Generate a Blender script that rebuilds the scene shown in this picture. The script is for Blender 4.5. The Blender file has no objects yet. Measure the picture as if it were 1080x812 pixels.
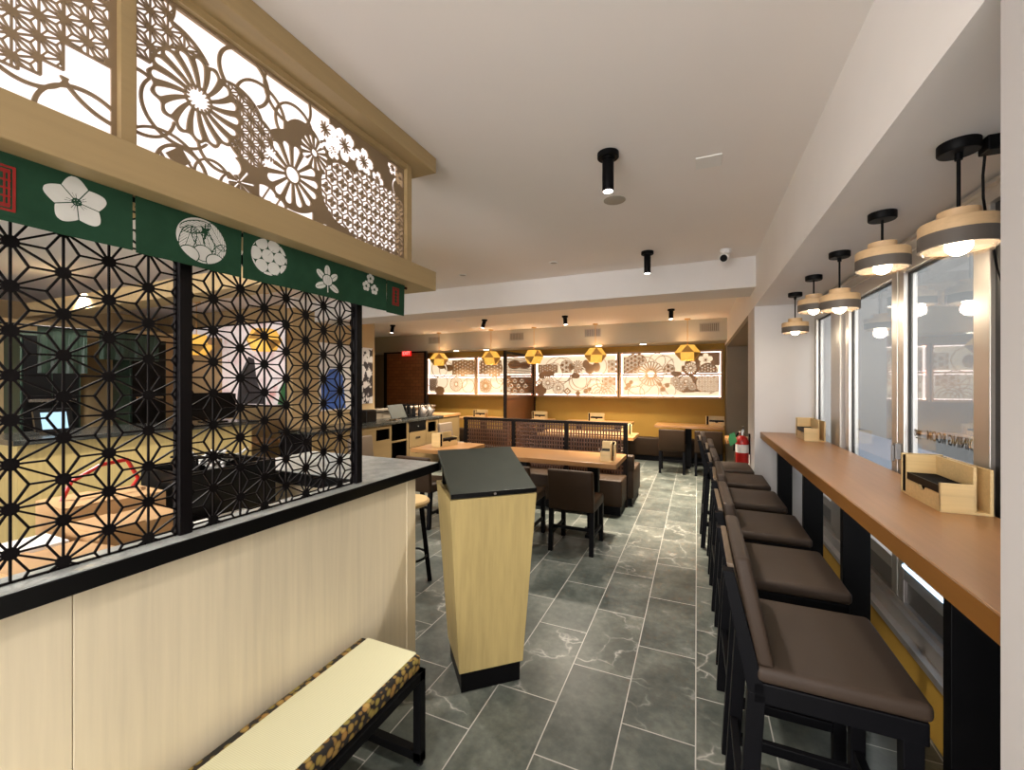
import bpy, bmesh, math, random
import numpy as np
from mathutils import Vector, Matrix
R = math.radians
PI = math.pi
random.seed(7)
COL = bpy.context.scene.collection

# ---------------------------------------------------------------- materials
def _nt(name):
    m = bpy.data.materials.new(name); m.use_nodes = True
    nt = m.node_tree; nt.nodes.clear()
    o = nt.nodes.new('ShaderNodeOutputMaterial'); b = nt.nodes.new('ShaderNodeBsdfPrincipled')
    nt.links.new(b.outputs[0], o.inputs[0])
    return m, nt, b
def _coords(nt, scale=(1,1,1), kind='Object'):
    tc = nt.nodes.new('ShaderNodeTexCoord'); mp = nt.nodes.new('ShaderNodeMapping')
    mp.inputs['Scale'].default_value = scale
    nt.links.new(tc.outputs[kind], mp.inputs[0])
    return mp.outputs[0]
def _noise(nt, vec, scale, detail=4, rough=.55):
    n = nt.nodes.new('ShaderNodeTexNoise'); n.inputs['Scale'].default_value = scale
    n.inputs['Detail'].default_value = detail; n.inputs['Roughness'].default_value = rough
    nt.links.new(vec, n.inputs['Vector']); return n.outputs[0]
def _ramp(nt, fac, stops):
    r = nt.nodes.new('ShaderNodeValToRGB')
    while len(r.color_ramp.elements) < len(stops): r.color_ramp.elements.new(.5)
    for e, (p, c) in zip(r.color_ramp.elements, stops):
        e.position = p; e.color = (*c, 1)
    nt.links.new(fac, r.inputs[0]); return r.outputs[0]
def _math(nt, op, a, b=None):
    n = nt.nodes.new('ShaderNodeMath'); n.operation = op
    for i, x in enumerate((a, b)):
        if x is None: continue
        if isinstance(x, (int, float)): n.inputs[i].default_value = x
        else: nt.links.new(x, n.inputs[i])
    return n.outputs[0]
def _bump(nt, b, h, strength=.2, dist=.01):
    n = nt.nodes.new('ShaderNodeBump'); n.inputs['Strength'].default_value = strength; n.inputs['Distance'].default_value = dist
    nt.links.new(h, n.inputs['Height']); nt.links.new(n.outputs[0], b.inputs['Normal'])
def plain(name, c, rough=.6, metal=0, var=.08, scale=8, bump=0, bscale=200, spec=.5):
    m, nt, b = _nt(name)
    b.inputs['Roughness'].default_value = rough; b.inputs['Metallic'].default_value = metal
    b.inputs['Specular IOR Level'].default_value = spec
    v = _coords(nt)
    n = _noise(nt, v, scale)
    nt.links.new(_ramp(nt, n, [(.25, tuple(x*(1-var) for x in c)), (.75, tuple(min(1, x*(1+var)) for x in c))]), b.inputs['Base Color'])
    if bump: _bump(nt, b, _noise(nt, v, bscale, 2), bump, .004)
    return m
def wood(name, c, axis='Z', rough=.45, contrast=.22, scale=1.0, spec=.5):
    m, nt, b = _nt(name)
    b.inputs['Roughness'].default_value = rough; b.inputs['Specular IOR Level'].default_value = spec
    s = {'X': (1.2, 30, 30), 'Y': (30, 1.2, 30), 'Z': (30, 30, 1.2)}[axis]
    v = _coords(nt, tuple(x*scale for x in s))
    n = _noise(nt, v, 1.6, 5, .6)
    s2 = {'X': (.35, 5, 5), 'Y': (5, .35, 5), 'Z': (5, 5, .35)}[axis]
    n2 = _noise(nt, _coords(nt, tuple(x*scale for x in s2)), 1.1, 3)
    f = _math(nt, 'ADD', _math(nt, 'MULTIPLY', n, .55), _math(nt, 'MULTIPLY', n2, .45))
    lo = tuple(x*(1-contrast*1.1) for x in c); hi = tuple(min(1, x*(1+contrast*.8)) for x in c)
    nt.links.new(_ramp(nt, f, [(.3, lo), (.5, c), (.7, hi)]), b.inputs['Base Color'])
    _bump(nt, b, n, .08, .002)
    return m
def emit(name, c, s, base=None):
    m, nt, b = _nt(name)
    b.inputs['Base Color'].default_value = (*(base or c), 1)
    b.inputs['Emission Color'].default_value = (*c, 1); b.inputs['Emission Strength'].default_value = s
    b.inputs['Roughness'].default_value = .6
    return m

M = {}
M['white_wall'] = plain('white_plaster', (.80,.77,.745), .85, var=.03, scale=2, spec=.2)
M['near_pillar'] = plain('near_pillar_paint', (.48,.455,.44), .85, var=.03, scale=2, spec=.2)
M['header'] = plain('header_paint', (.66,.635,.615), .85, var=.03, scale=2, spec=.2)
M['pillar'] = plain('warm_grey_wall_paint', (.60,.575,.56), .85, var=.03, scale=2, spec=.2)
M['soffit'] = plain('olive_grey_soffit_paint', (.46,.42,.33), .85, var=.03, scale=2, spec=.2)
M['edge_wood'] = wood('dark_orange_edge', (.21,.088,.018), 'Y', .4, .2, .6)  # darker, more orange tone on the front face of the bar
M['ceiling'] = plain('ceiling_paint', (.80,.755,.72), .9, var=.02, scale=1.2, spec=.15)
M['gold_wall'] = plain('gold_wall_paint', (.38,.215,.043), .75, var=.05, scale=3, spec=.2)
M['low_gold'] = plain('mustard_base_wall', (.42,.24,.03), .7, var=.1, scale=3)
M['dark_wall'] = plain('taupe_wall', (.2,.165,.12), .8, var=.05, scale=3)
M['tan_wall'] = plain('tan_wall_covering', (.46,.33,.17), .75, var=.06, scale=3)
M['ash'] = wood('blond_ash_veneer', (.65,.57,.41), 'Z', .5, .12)
M['ash_lectern'] = wood('honey_ash_veneer', (.42,.32,.13), 'Z', .45, .2)
M['ash_y'] = wood('blond_ash_rail', (.60,.44,.23), 'Y', .5, .14)
M['gilt'] = wood('gilded_timber', (.37,.265,.125), 'Y', .5, .1)
M['filigree'] = plain('bronze_fretwork', (.25,.175,.10), .5, var=.06)
M['far_fret'] = plain('pale_wood_fretwork', (.36,.21,.095), .5, var=.05)
M['bar_wood'] = wood('walnut_bar_top', (.30,.145,.055), 'Y', .33, .25, .6)
M['table_wood'] = wood('honey_table_top', (.31,.155,.055), 'X', .28, .25, .7)
M['box_wood'] = wood('bamboo_box', (.58,.41,.19), 'X', .45, .16, 2)
M['cab_wood'] = wood('cabinet_veneer', (.19,.125,.052), 'Y', .5, .12)
M['pend_wood'] = wood('pendant_wood', (.62,.42,.23), 'X', .5, .12, 2)
M['stool_board'] = wood('stool_back_board', (.11,.075,.045), 'Y', .5, .12)
M['brown_wood'] = wood('reddish_brown_panel', (.125,.045,.014), 'Z', .45, .25)
M['dark_wood'] = wood('dark_stained_frame', (.007,.0035,.002), 'X', .5, .3, 1.0, .15)
M['black_metal'] = plain('black_powder_coat', (.0022,.0022,.0026), .5, var=.2, spec=.1)
M['black_wood'] = plain('black_stained_wood', (.0014,.0014,.0022), .5, var=.25, spec=.1)
M['black_screen'] = plain('black_lacquer_lattice', (.003,.002,.0025), .45, var=.2, spec=.15)
M['black_gloss'] = plain('black_plastic', (.003,.003,.0032), .3, var=.1, spec=.25)
M['void'] = plain('dark_recess', (.004,.003,.003), .9, var=.1, spec=.1)
M['leather'] = plain('brown_leather', (.027,.014,.006), .55, var=.1, scale=5, bump=.12, bscale=350, spec=.2)
M['leather_taupe'] = plain('taupe_upholstery', (.030,.0185,.0115), .62, var=.08, scale=6, bump=.15, bscale=500, spec=.3)
M['grey_leather'] = plain('grey_taupe_leather', (.11,.08,.055), .5, var=.08)
M['alu'] = plain('brushed_aluminium', (.52,.49,.46), .38, .75, var=.05, scale=4)
M['alu_dark'] = plain('grey_aluminium', (.19,.18,.175), .4, .6, var=.06, scale=4)
M['rubber'] = plain('black_gasket', (.008,.008,.008), .6)
M['green'] = plain('green_noren_cloth', (.019,.058,.031), .85, var=.12, scale=20, bump=.2, bscale=900, spec=.1)
M['crest'] = plain('printed_white', (.62,.62,.58), .85, var=.05, scale=30, spec=.1)
M['red_print'] = plain('red_seal_print', (.26,.025,.022), .85, var=.1, scale=40, spec=.1)
M['slate_top'] = plain('slate_grey_laminate', (.026,.030,.024), .38, var=.12, scale=12)
M['grey_band'] = plain('grey_lamp_band', (.10,.083,.07), .6)
M['paper'] = plain('white_paper', (.75,.73,.70), .8, var=.04)
M['card'] = plain('brown_cardboard', (.45,.27,.12), .8, var=.1, scale=20)
M['red_plastic'] = plain('red_enamel', (.42,.012,.01), .3, var=.08)
M['green_tag'] = plain('green_tag', (.05,.30,.10), .6)
M['steel'] = plain('stainless_steel', (.55,.54,.52), .22, 1, var=.05)
M['pot'] = plain('pale_ceramic', (.13,.11,.095), .4, var=.1)
M['concrete'] = plain('sidewalk_concrete', (.45,.45,.45), .9, var=.1, scale=2)
M['asphalt'] = plain('grey_street_paving', (.07,.085,.11), .9, var=.1, scale=2)
M['decal'] = plain('grey_window_lettering', (.02,.02,.02), .7)
M['facade'] = plain('grey_street_facade', (.050,.049,.047), .9, var=.1, scale=1)
M['dark_green'] = plain('dark_green_panel', (.012,.03,.018), .5, var=.15)
M['grey_vent'] = plain('vent_grey_paint', (.34,.31,.26), .6)
M['white_plastic'] = plain('white_plastic', (.72,.71,.69), .4, var=.03)

M['diffuser'] = emit('lightbox_diffuser', (1.0,.89,.885), .205, (.8,.8,.8))
M['far_diffuser'] = emit('far_lightbox_diffuser', (1.0,.79,.54), .160, (.35,.29,.20))
M['led_edge'] = emit('led_edge_glow', (1.0,.82,.74), .6)
M['bulb'] = emit('lit_bulb', (1.0,.85,.62), 7)
M['spot_lens'] = emit('spot_lens_lit', (1.0,.9,.75), 2.5)
M['can_lens'] = emit('downlight_lens', (1.0,.86,.6), 3.5)
M['exit_red'] = emit('exit_sign_red', (1.0,.02,.015), .13)
M['white_letter'] = emit('exit_letters', (1.0,.5,.45), .12)
M['outside_glow'] = emit('blue_outside_glow', (.45,.72,1.0), 1.2)
M['lantern'] = emit('lantern_veneer_lit', (1.0,.52,.07), .13, (.7,.42,.12))
M['lantern_in'] = emit('lantern_inner_glow', (1.0,.62,.12), .5, (.8,.6,.2))
M['lantern_dark'] = wood('lantern_veneer', (.55,.30,.08), 'X', .5, .1)
M['paper_lamp'] = emit('paper_lantern_glow', (1.0,.50,.06), .9)
M['tablet'] = emit('tablet_screen', (.5,.8,1.0), .2, (.02,.02,.03))

def stone_counter(name, stops):
    m, nt, b = _nt(name)
    b.inputs['Roughness'].default_value = .2; b.inputs['Specular IOR Level'].default_value = .85
    v = _coords(nt)
    n = _noise(nt, v, 14, 6, .6); n2 = _noise(nt, v, 160, 2)
    f = _math(nt, 'ADD', _math(nt, 'MULTIPLY', n, .7), _math(nt, 'MULTIPLY', n2, .3))
    nt.links.new(_ramp(nt, f, stops), b.inputs['Base Color'])
    return m
M['stone'] = stone_counter('grey_speckled_stone', [(.35, (.36,.39,.38)), (.6, (.53,.56,.545)), (.75, (.64,.66,.64))])
M['dark_stone'] = stone_counter('dark_speckled_stone', [(.35, (.02,.022,.02)), (.6, (.045,.047,.042)), (.75, (.10,.10,.09))])

def floor_mat():
    m, nt, b = _nt('slate_tile_floor')
    tc = nt.nodes.new('ShaderNodeTexCoord'); sep = nt.nodes.new('ShaderNodeSeparateXYZ'); com = nt.nodes.new('ShaderNodeCombineXYZ')
    nt.links.new(tc.outputs['Object'], sep.inputs[0])
    nt.links.new(_math(nt, 'ADD', sep.outputs[1], -1.9+60), com.inputs[0])
    nt.links.new(_math(nt, 'ADD', sep.outputs[0], .605+60), com.inputs[1])
    br = nt.nodes.new('ShaderNodeTexBrick')
    br.offset = .5; br.offset_frequency = 2; br.squash = 1
    for k, val in (('Scale',1.0),('Mortar Size',.0028),('Mortar Smooth',.1),('Bias',0),('Brick Width',.6),('Row Height',.3)): br.inputs[k].default_value = val
    br.inputs['Color1'].default_value = (0,0,0,1); br.inputs['Color2'].default_value = (1,1,1,1)
    nt.links.new(com.outputs[0], br.inputs['Vector'])
    rnd = _math(nt, 'MULTIPLY', br.outputs['Color'], 1.0)
    vv = nt.nodes.new('ShaderNodeVectorMath'); vv.operation = 'ADD'
    cr = nt.nodes.new('ShaderNodeCombineXYZ')
    nt.links.new(_math(nt, 'MULTIPLY', rnd, 53.1), cr.inputs[0]); nt.links.new(_math(nt, 'MULTIPLY', rnd, 91.7), cr.inputs[2])
    nt.links.new(tc.outputs['Object'], vv.inputs[0]); nt.links.new(cr.outputs[0], vv.inputs[1])
    vec = vv.outputs[0]
    cloud = _noise(nt, vec, 3.2, 7, .62)
    fine = _noise(nt, vec, 26, 5, .6)
    base = _math(nt, 'ADD', _math(nt, 'MULTIPLY', cloud, .72), _math(nt, 'MULTIPLY', fine, .28))
    col = _ramp(nt, base, [(.3, (.022,.028,.026)), (.46, (.055,.064,.057)), (.60, (.105,.114,.100)), (.76, (.26,.262,.235))])
    # veins
    w = nt.nodes.new('ShaderNodeVectorMath'); w.operation = 'ADD'
    nz = nt.nodes.new('ShaderNodeTexNoise'); nz.inputs['Scale'].default_value = 4; nz.inputs['Detail'].default_value = 4
    nt.links.new(vec, nz.inputs['Vector'])
    sc = nt.nodes.new('ShaderNodeVectorMath'); sc.operation = 'SCALE'; sc.inputs['Scale'].default_value = .35
    nt.links.new(nz.outputs['Color'], sc.inputs[0]); nt.links.new(vec, w.inputs[0]); nt.links.new(sc.outputs[0], w.inputs[1])
    vo = nt.nodes.new('ShaderNodeTexVoronoi'); vo.feature = 'DISTANCE_TO_EDGE'; vo.inputs['Scale'].default_value = 3.1
    nt.links.new(w.outputs[0], vo.inputs['Vector'])
    vein = _ramp(nt, vo.outputs['Distance'], [(0, (1,1,1)), (.018, (.25,.25,.25)), (.045, (0,0,0))])
    sel = _ramp(nt, rnd, [(.5, (0,0,0)), (.62, (1,1,1))])
    brk = _ramp(nt, _noise(nt, vec, 5.5, 3), [(.42, (0,0,0)), (.6, (1,1,1))])
    vf = _math(nt, 'MULTIPLY', _math(nt, 'MULTIPLY', vein, sel), _math(nt, 'MULTIPLY', brk, .55))
    mx = nt.nodes.new('ShaderNodeMixRGB'); nt.links.new(vf, mx.inputs[0]); nt.links.new(col, mx.inputs[1]); mx.inputs[2].default_value = (.45,.44,.41,1)
    tint = nt.nodes.new('ShaderNodeMixRGB'); tint.blend_type = 'MULTIPLY'; tint.inputs[0].default_value = 1
    nt.links.new(mx.outputs[0], tint.inputs[1])
    nt.links.new(_ramp(nt, rnd, [(0, (.78,.80,.80)), (.5, (1.0,1.0,.98)), (1, (1.18,1.15,1.1))]), tint.inputs[2])
    mo = nt.nodes.new('ShaderNodeMixRGB'); nt.links.new(br.outputs['Fac'], mo.inputs[0]); nt.links.new(tint.outputs[0], mo.inputs[1]); mo.inputs[2].default_value = (.34,.33,.30,1)
    nt.links.new(mo.outputs[0], b.inputs['Base Color'])
    b.inputs['Roughness'].default_value = .34; b.inputs['Specular IOR Level'].default_value = .45
    _bump(nt, b, fine, .12, .003)
    return m
M['floor'] = floor_mat()

def woven():
    m, nt, b = _nt('cream_woven_cushion_top')
    v = _coords(nt, (1,1,1))
    w = nt.nodes.new('ShaderNodeTexWave'); w.wave_type='BANDS'; w.bands_direction='Y'; w.inputs['Scale'].default_value=60; w.inputs['Distortion'].default_value=.4
    nt.links.new(v, w.inputs['Vector'])
    w2 = nt.nodes.new('ShaderNodeTexWave'); w2.wave_type='BANDS'; w2.bands_direction='X'; w2.inputs['Scale'].default_value=60
    nt.links.new(v, w2.inputs['Vector'])
    f = _math(nt, 'ADD', _math(nt,'MULTIPLY',w.outputs['Fac'],.6), _math(nt,'MULTIPLY',w2.outputs['Fac'],.4))
    nt.links.new(_ramp(nt, f, [(.1,(.58,.56,.36)),(.6,(.69,.67,.455))]), b.inputs['Base Color'])
    b.inputs['Roughness'].default_value=.8; _bump(nt,b,f,.15,.002)
    return m
M['woven'] = woven()
def logprint():
    m, nt, b = _nt('log_slice_print_fabric')
    v = _coords(nt)
    vo = nt.nodes.new('ShaderNodeTexVoronoi'); vo.inputs['Scale'].default_value=40; vo.inputs['Randomness'].default_value=.7
    nt.links.new(v, vo.inputs['Vector'])
    vc = nt.nodes.new('ShaderNodeSeparateColor'); nt.links.new(vo.outputs['Color'], vc.inputs[0])
    disc = _ramp(nt, vo.outputs['Distance'], [(0,(1,1,1)),(.50,(1,1,1)),(.56,(0,0,0))])
    ring = _ramp(nt, vo.outputs['Distance'], [(0,(.40,.29,.12)),(.36,(.31,.22,.08)),(.52,(.15,.09,.03))])
    hue = _ramp(nt, vc.outputs[0], [(0,(1.0,.75,.5)),(.5,(.8,.9,.5)),(1,(1.15,1.0,.7))])
    mul = nt.nodes.new('ShaderNodeMixRGB'); mul.blend_type='MULTIPLY'; mul.inputs[0].default_value=1
    nt.links.new(ring, mul.inputs[1]); nt.links.new(hue, mul.inputs[2])
    mx = nt.nodes.new('ShaderNodeMixRGB'); nt.links.new(disc, mx.inputs[0]); mx.inputs[1].default_value=(.008,.006,.004,1); nt.links.new(mul.outputs[0], mx.inputs[2])
    nt.links.new(mx.outputs[0], b.inputs['Base Color']); b.inputs['Roughness'].default_value=.8
    return m
M['logprint'] = logprint()
def glass(name, tint=(.86,.90,.92), refl=1.0):
    m = bpy.data.materials.new(name); m.use_nodes=True; nt=m.node_tree; nt.nodes.clear()
    o=nt.nodes.new('ShaderNodeOutputMaterial'); t=nt.nodes.new('ShaderNodeBsdfTransparent'); g=nt.nodes.new('ShaderNodeBsdfGlossy')
    t.inputs[0].default_value=(*tint,1); g.inputs['Roughness'].default_value=.004
    fr=nt.nodes.new('ShaderNodeFresnel'); ge=nt.nodes.new('ShaderNodeNewGeometry')
    nt.links.new(_math(nt,'SUBTRACT',1.5,_math(nt,'MULTIPLY',ge.outputs['Backfacing'],1.5-1/1.5)),fr.inputs[0])
    mx=nt.nodes.new('ShaderNodeMixShader')
    nt.links.new(fr.outputs[0],mx.inputs[0]); nt.links.new(t.outputs[0],mx.inputs[1]); nt.links.new(g.outputs[0],mx.inputs[2]); nt.links.new(mx.outputs[0],o.inputs[0])
    return m
M['glass'] = glass('window_glass')
def frosted():
    # clear lens of a lamp: thin glowing glass skirt
    return glass('lamp_glass_skirt', (.97,.95,.92))
M['lamp_glass'] = frosted()
def bamboo_blind():
    m, nt, b = _nt('woven_bamboo_screen')
    br = nt.nodes.new('ShaderNodeTexBrick'); br.inputs['Scale'].default_value=1; br.inputs['Brick Width'].default_value=.16; br.inputs['Row Height'].default_value=.075
    br.inputs['Mortar Size'].default_value=.004; br.inputs['Color1'].default_value=(.20,.070,.022,1); br.inputs['Color2'].default_value=(.27,.10,.034,1); br.inputs['Mortar'].default_value=(.10,.034,.012,1)
    tc = nt.nodes.new('ShaderNodeTexCoord'); sep=nt.nodes.new('ShaderNodeSeparateXYZ'); com=nt.nodes.new('ShaderNodeCombineXYZ')
    nt.links.new(tc.outputs['Object'],sep.inputs[0]); nt.links.new(sep.outputs[0],com.inputs[0]); nt.links.new(sep.outputs[2],com.inputs[1]); nt.links.new(com.outputs[0],br.inputs['Vector'])
    nt.links.new(br.outputs['Color'],b.inputs['Base Color']); b.inputs['Roughness'].default_value=.5
    return m
M['blind'] = bamboo_blind()
def mural_mat(name, strength=.62):
    m, nt, b = _nt(name)
    v=_coords(nt)
    n=_noise(nt,v,2.2,5,.6)
    c=_ramp(nt,n,[(.3,(.62,.42,.42)),(.45,(.80,.68,.66)),(.58,(.82,.74,.73)),(.72,(.70,.38,.34))])
    vo=nt.nodes.new('ShaderNodeTexVoronoi'); vo.inputs['Scale'].default_value=9; nt.links.new(v,vo.inputs['Vector'])
    d=_ramp(nt,vo.outputs['Distance'],[(.12,(.75,.30,.30)),(.22,(1,1,1))])
    msk=_ramp(nt,_noise(nt,v,1.3,2),[(.5,(0,0,0)),(.6,(1,1,1))])
    mx=nt.nodes.new('ShaderNodeMixRGB'); mx.blend_type='MULTIPLY'; nt.links.new(msk,mx.inputs[0]); nt.links.new(c,mx.inputs[1]); nt.links.new(d,mx.inputs[2])
    nt.links.new(mx.outputs[0],b.inputs['Base Color']); nt.links.new(mx.outputs[0],b.inputs['Emission Color']); b.inputs['Emission Strength'].default_value=strength
    return m
M['mural'] = mural_mat('backlit_blossom_mural',.085)
def poster_mat():
    m, nt, b = _nt('black_white_print')
    v=_coords(nt)
    n=_noise(nt,v,6,3,.6)
    nt.links.new(_ramp(nt,n,[(.46,(.03,.025,.03)),(.50,(.68,.66,.64))]),b.inputs['Base Color']); b.inputs['Roughness'].default_value=.5
    return m
M['poster'] = poster_mat()
M['kimono_blue'] = plain('blue_kimono_print',(.05,.13,.45),.6,var=.3,scale=9)
M['kimono_grey'] = plain('charcoal_robe_print',(.07,.065,.075),.6,var=.3,scale=9)
M['kimono_green'] = plain('green_robe_print',(.06,.22,.08),.6,var=.2,scale=9)

# ---------------------------------------------------------------- mesh building
class MB:
    def __init__(s): s.v=[]; s.f=[]
    def _add(s, vs, fs):
        o=len(s.v); s.v+= [tuple(p) for p in vs]; s.f+= [tuple(i+o for i in f) for f in fs]; return s
    BF=[(0,3,2,1),(4,5,6,7),(0,1,5,4),(1,2,6,5),(2,3,7,6),(3,0,4,7)]
    def box(s,x0,x1,y0,y1,z0,z1):
        return s._add([(x0,y0,z0),(x1,y0,z0),(x1,y1,z0),(x0,y1,z0),(x0,y0,z1),(x1,y0,z1),(x1,y1,z1),(x0,y1,z1)], s.BF)
    def hexa(s,b,t):  # 4 bottom + 4 top points
        return s._add(list(b)+list(t), s.BF)
    def bar(s,p,q,w,h,up=(0,0,1)):
        p=Vector(p); q=Vector(q); d=(q-p).normalized(); u=Vector(up)
        sd=d.cross(u)
        if sd.length<1e-5: sd=d.cross(Vector((1,0,0)))
        sd.normalize(); u2=sd.cross(d)
        a=sd*(w/2); b=u2*(h/2)
        return s._add([p-a-b,p+a-b,p+a+b,p-a+b,q-a-b,q+a-b,q+a+b,q-a+b], s.BF)
    def cyl(s,p,q,r0,r1=None,n=16):
        r1=r0 if r1 is None else r1
        p=Vector(p); q=Vector(q); d=(q-p).normalized()
        a=d.orthogonal().normalized(); b=d.cross(a)
        vs=[];fs=[]
        for (c,r) in ((p,r0),(q,r1)):
            for i in range(n):
                t=2*PI*i/n; vs.append(c+a*(r*math.cos(t))+b*(r*math.sin(t)))
        for i in range(n):
            j=(i+1)%n; fs.append((i,j,n+j,n+i))
        fs.append(tuple(range(n-1,-1,-1))); fs.append(tuple(range(n,2*n)))
        return s._add(vs,fs)
    def lathe(s,prof,n=24,c=(0,0,0),close=True):
        vs=[];fs=[];k=len(prof)
        for i in range(n):
            t=2*PI*i/n
            for r,z in prof: vs.append((c[0]+r*math.cos(t),c[1]+r*math.sin(t),c[2]+z))
        for i in range(n):
            j=(i+1)%n
            for m in range(k-1): fs.append((i*k+m,j*k+m,j*k+m+1,i*k+m+1))
            if close and k>2: fs.append((i*k+k-1,j*k+k-1,j*k,i*k))
        return s._add(vs,fs)
    def sphere(s,c,r,n=12,m=8,sz=1):
        return s.lathe([(max(1e-4,r*math.sin(PI*i/m)),-r*sz*math.cos(PI*i/m)) for i in range(m+1)],n,c,False)
    def tube(s,pts,r,n=8):
        for a,b in zip(pts[:-1],pts[1:]): s.cyl(a,b,r,None,n)
        for a in pts[1:-1]: s.sphere(a,r,n,4)
        return s
    def prism(s,poly,fn,d0,d1):
        n=len(poly); vs=[fn(a,b,d0) for a,b in poly]+[fn(a,b,d1) for a,b in poly]
        fs=[tuple(range(n-1,-1,-1)),tuple(range(n,2*n))]+[(i,(i+1)%n,n+(i+1)%n,n+i) for i in range(n)]
        return s._add(vs,fs)
    def shift(s,d): s.v=[(a+d[0],b+d[1],c+d[2]) for a,b,c in s.v]; return s
def xy(a,b,d): return (a,b,d)
def xz(a,b,d): return (a,d,b)
def yz(a,b,d): return (d,a,b)

def link(name, mb, mat, parent=None, bevel=0, seg=2, smooth=False, world=True):
    me=bpy.data.meshes.new(name); me.from_pydata(mb.v,[],mb.f)
    bm=bmesh.new(); bm.from_mesh(me)
    bmesh.ops.recalc_face_normals(bm, faces=bm.faces)
    if bevel:
        es=[e for e in bm.edges if len(e.link_faces)==2 and e.calc_face_angle(0)>R(25)]
        bmesh.ops.bevel(bm, geom=es, offset=bevel, segments=seg, profile=.5, affect='EDGES', clamp_overlap=True)
    if parent is not None and world:
        bmesh.ops.transform(bm, matrix=parent_matrix(parent).inverted(), verts=bm.verts)
    bm.to_mesh(me); bm.free()
    me.materials.append(M[mat] if isinstance(mat,str) else mat)
    if smooth:
        for p in me.polygons: p.use_smooth=True
        me.set_sharp_from_angle(angle=R(38))
    o=bpy.data.objects.new(name,me); COL.objects.link(o)
    if parent is not None: o.parent=parent
    return o
def parent_matrix(o):
    m=Matrix.Translation(o.location) @ o.rotation_euler.to_matrix().to_4x4()
    return (parent_matrix(o.parent) @ m) if o.parent else m
def tag(o,label,cat,group=None):
    o['label']=label; o['category']=cat
    if group: o['group']=group
    return o
def thing(name,label,cat,loc=(0,0,0),rz=0,group=None):
    o=bpy.data.objects.new(name,None); COL.objects.link(o); o.location=loc; o.rotation_euler=(0,0,rz); o.empty_display_size=.05
    return tag(o,label,cat,group)
def struct(name,mb,mat,parent=None,bevel=0):
    o=link(name,mb,mat,parent,bevel); o['kind']='structure'; return o
KIDS={}
def dup(root,loc,rz,label,group=None):
    r=root.copy(); COL.objects.link(r); r.location=loc; r.rotation_euler=(0,0,rz); r['label']=label
    if group: r['group']=group
    for ch in [o for o in list(bpy.data.objects) if o.parent==root]:
        c=ch.copy(); COL.objects.link(c); c.parent=r
        for g in [o for o in list(bpy.data.objects) if o.parent==ch]:
            d=g.copy(); COL.objects.link(d); d.parent=c
    return r

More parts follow.
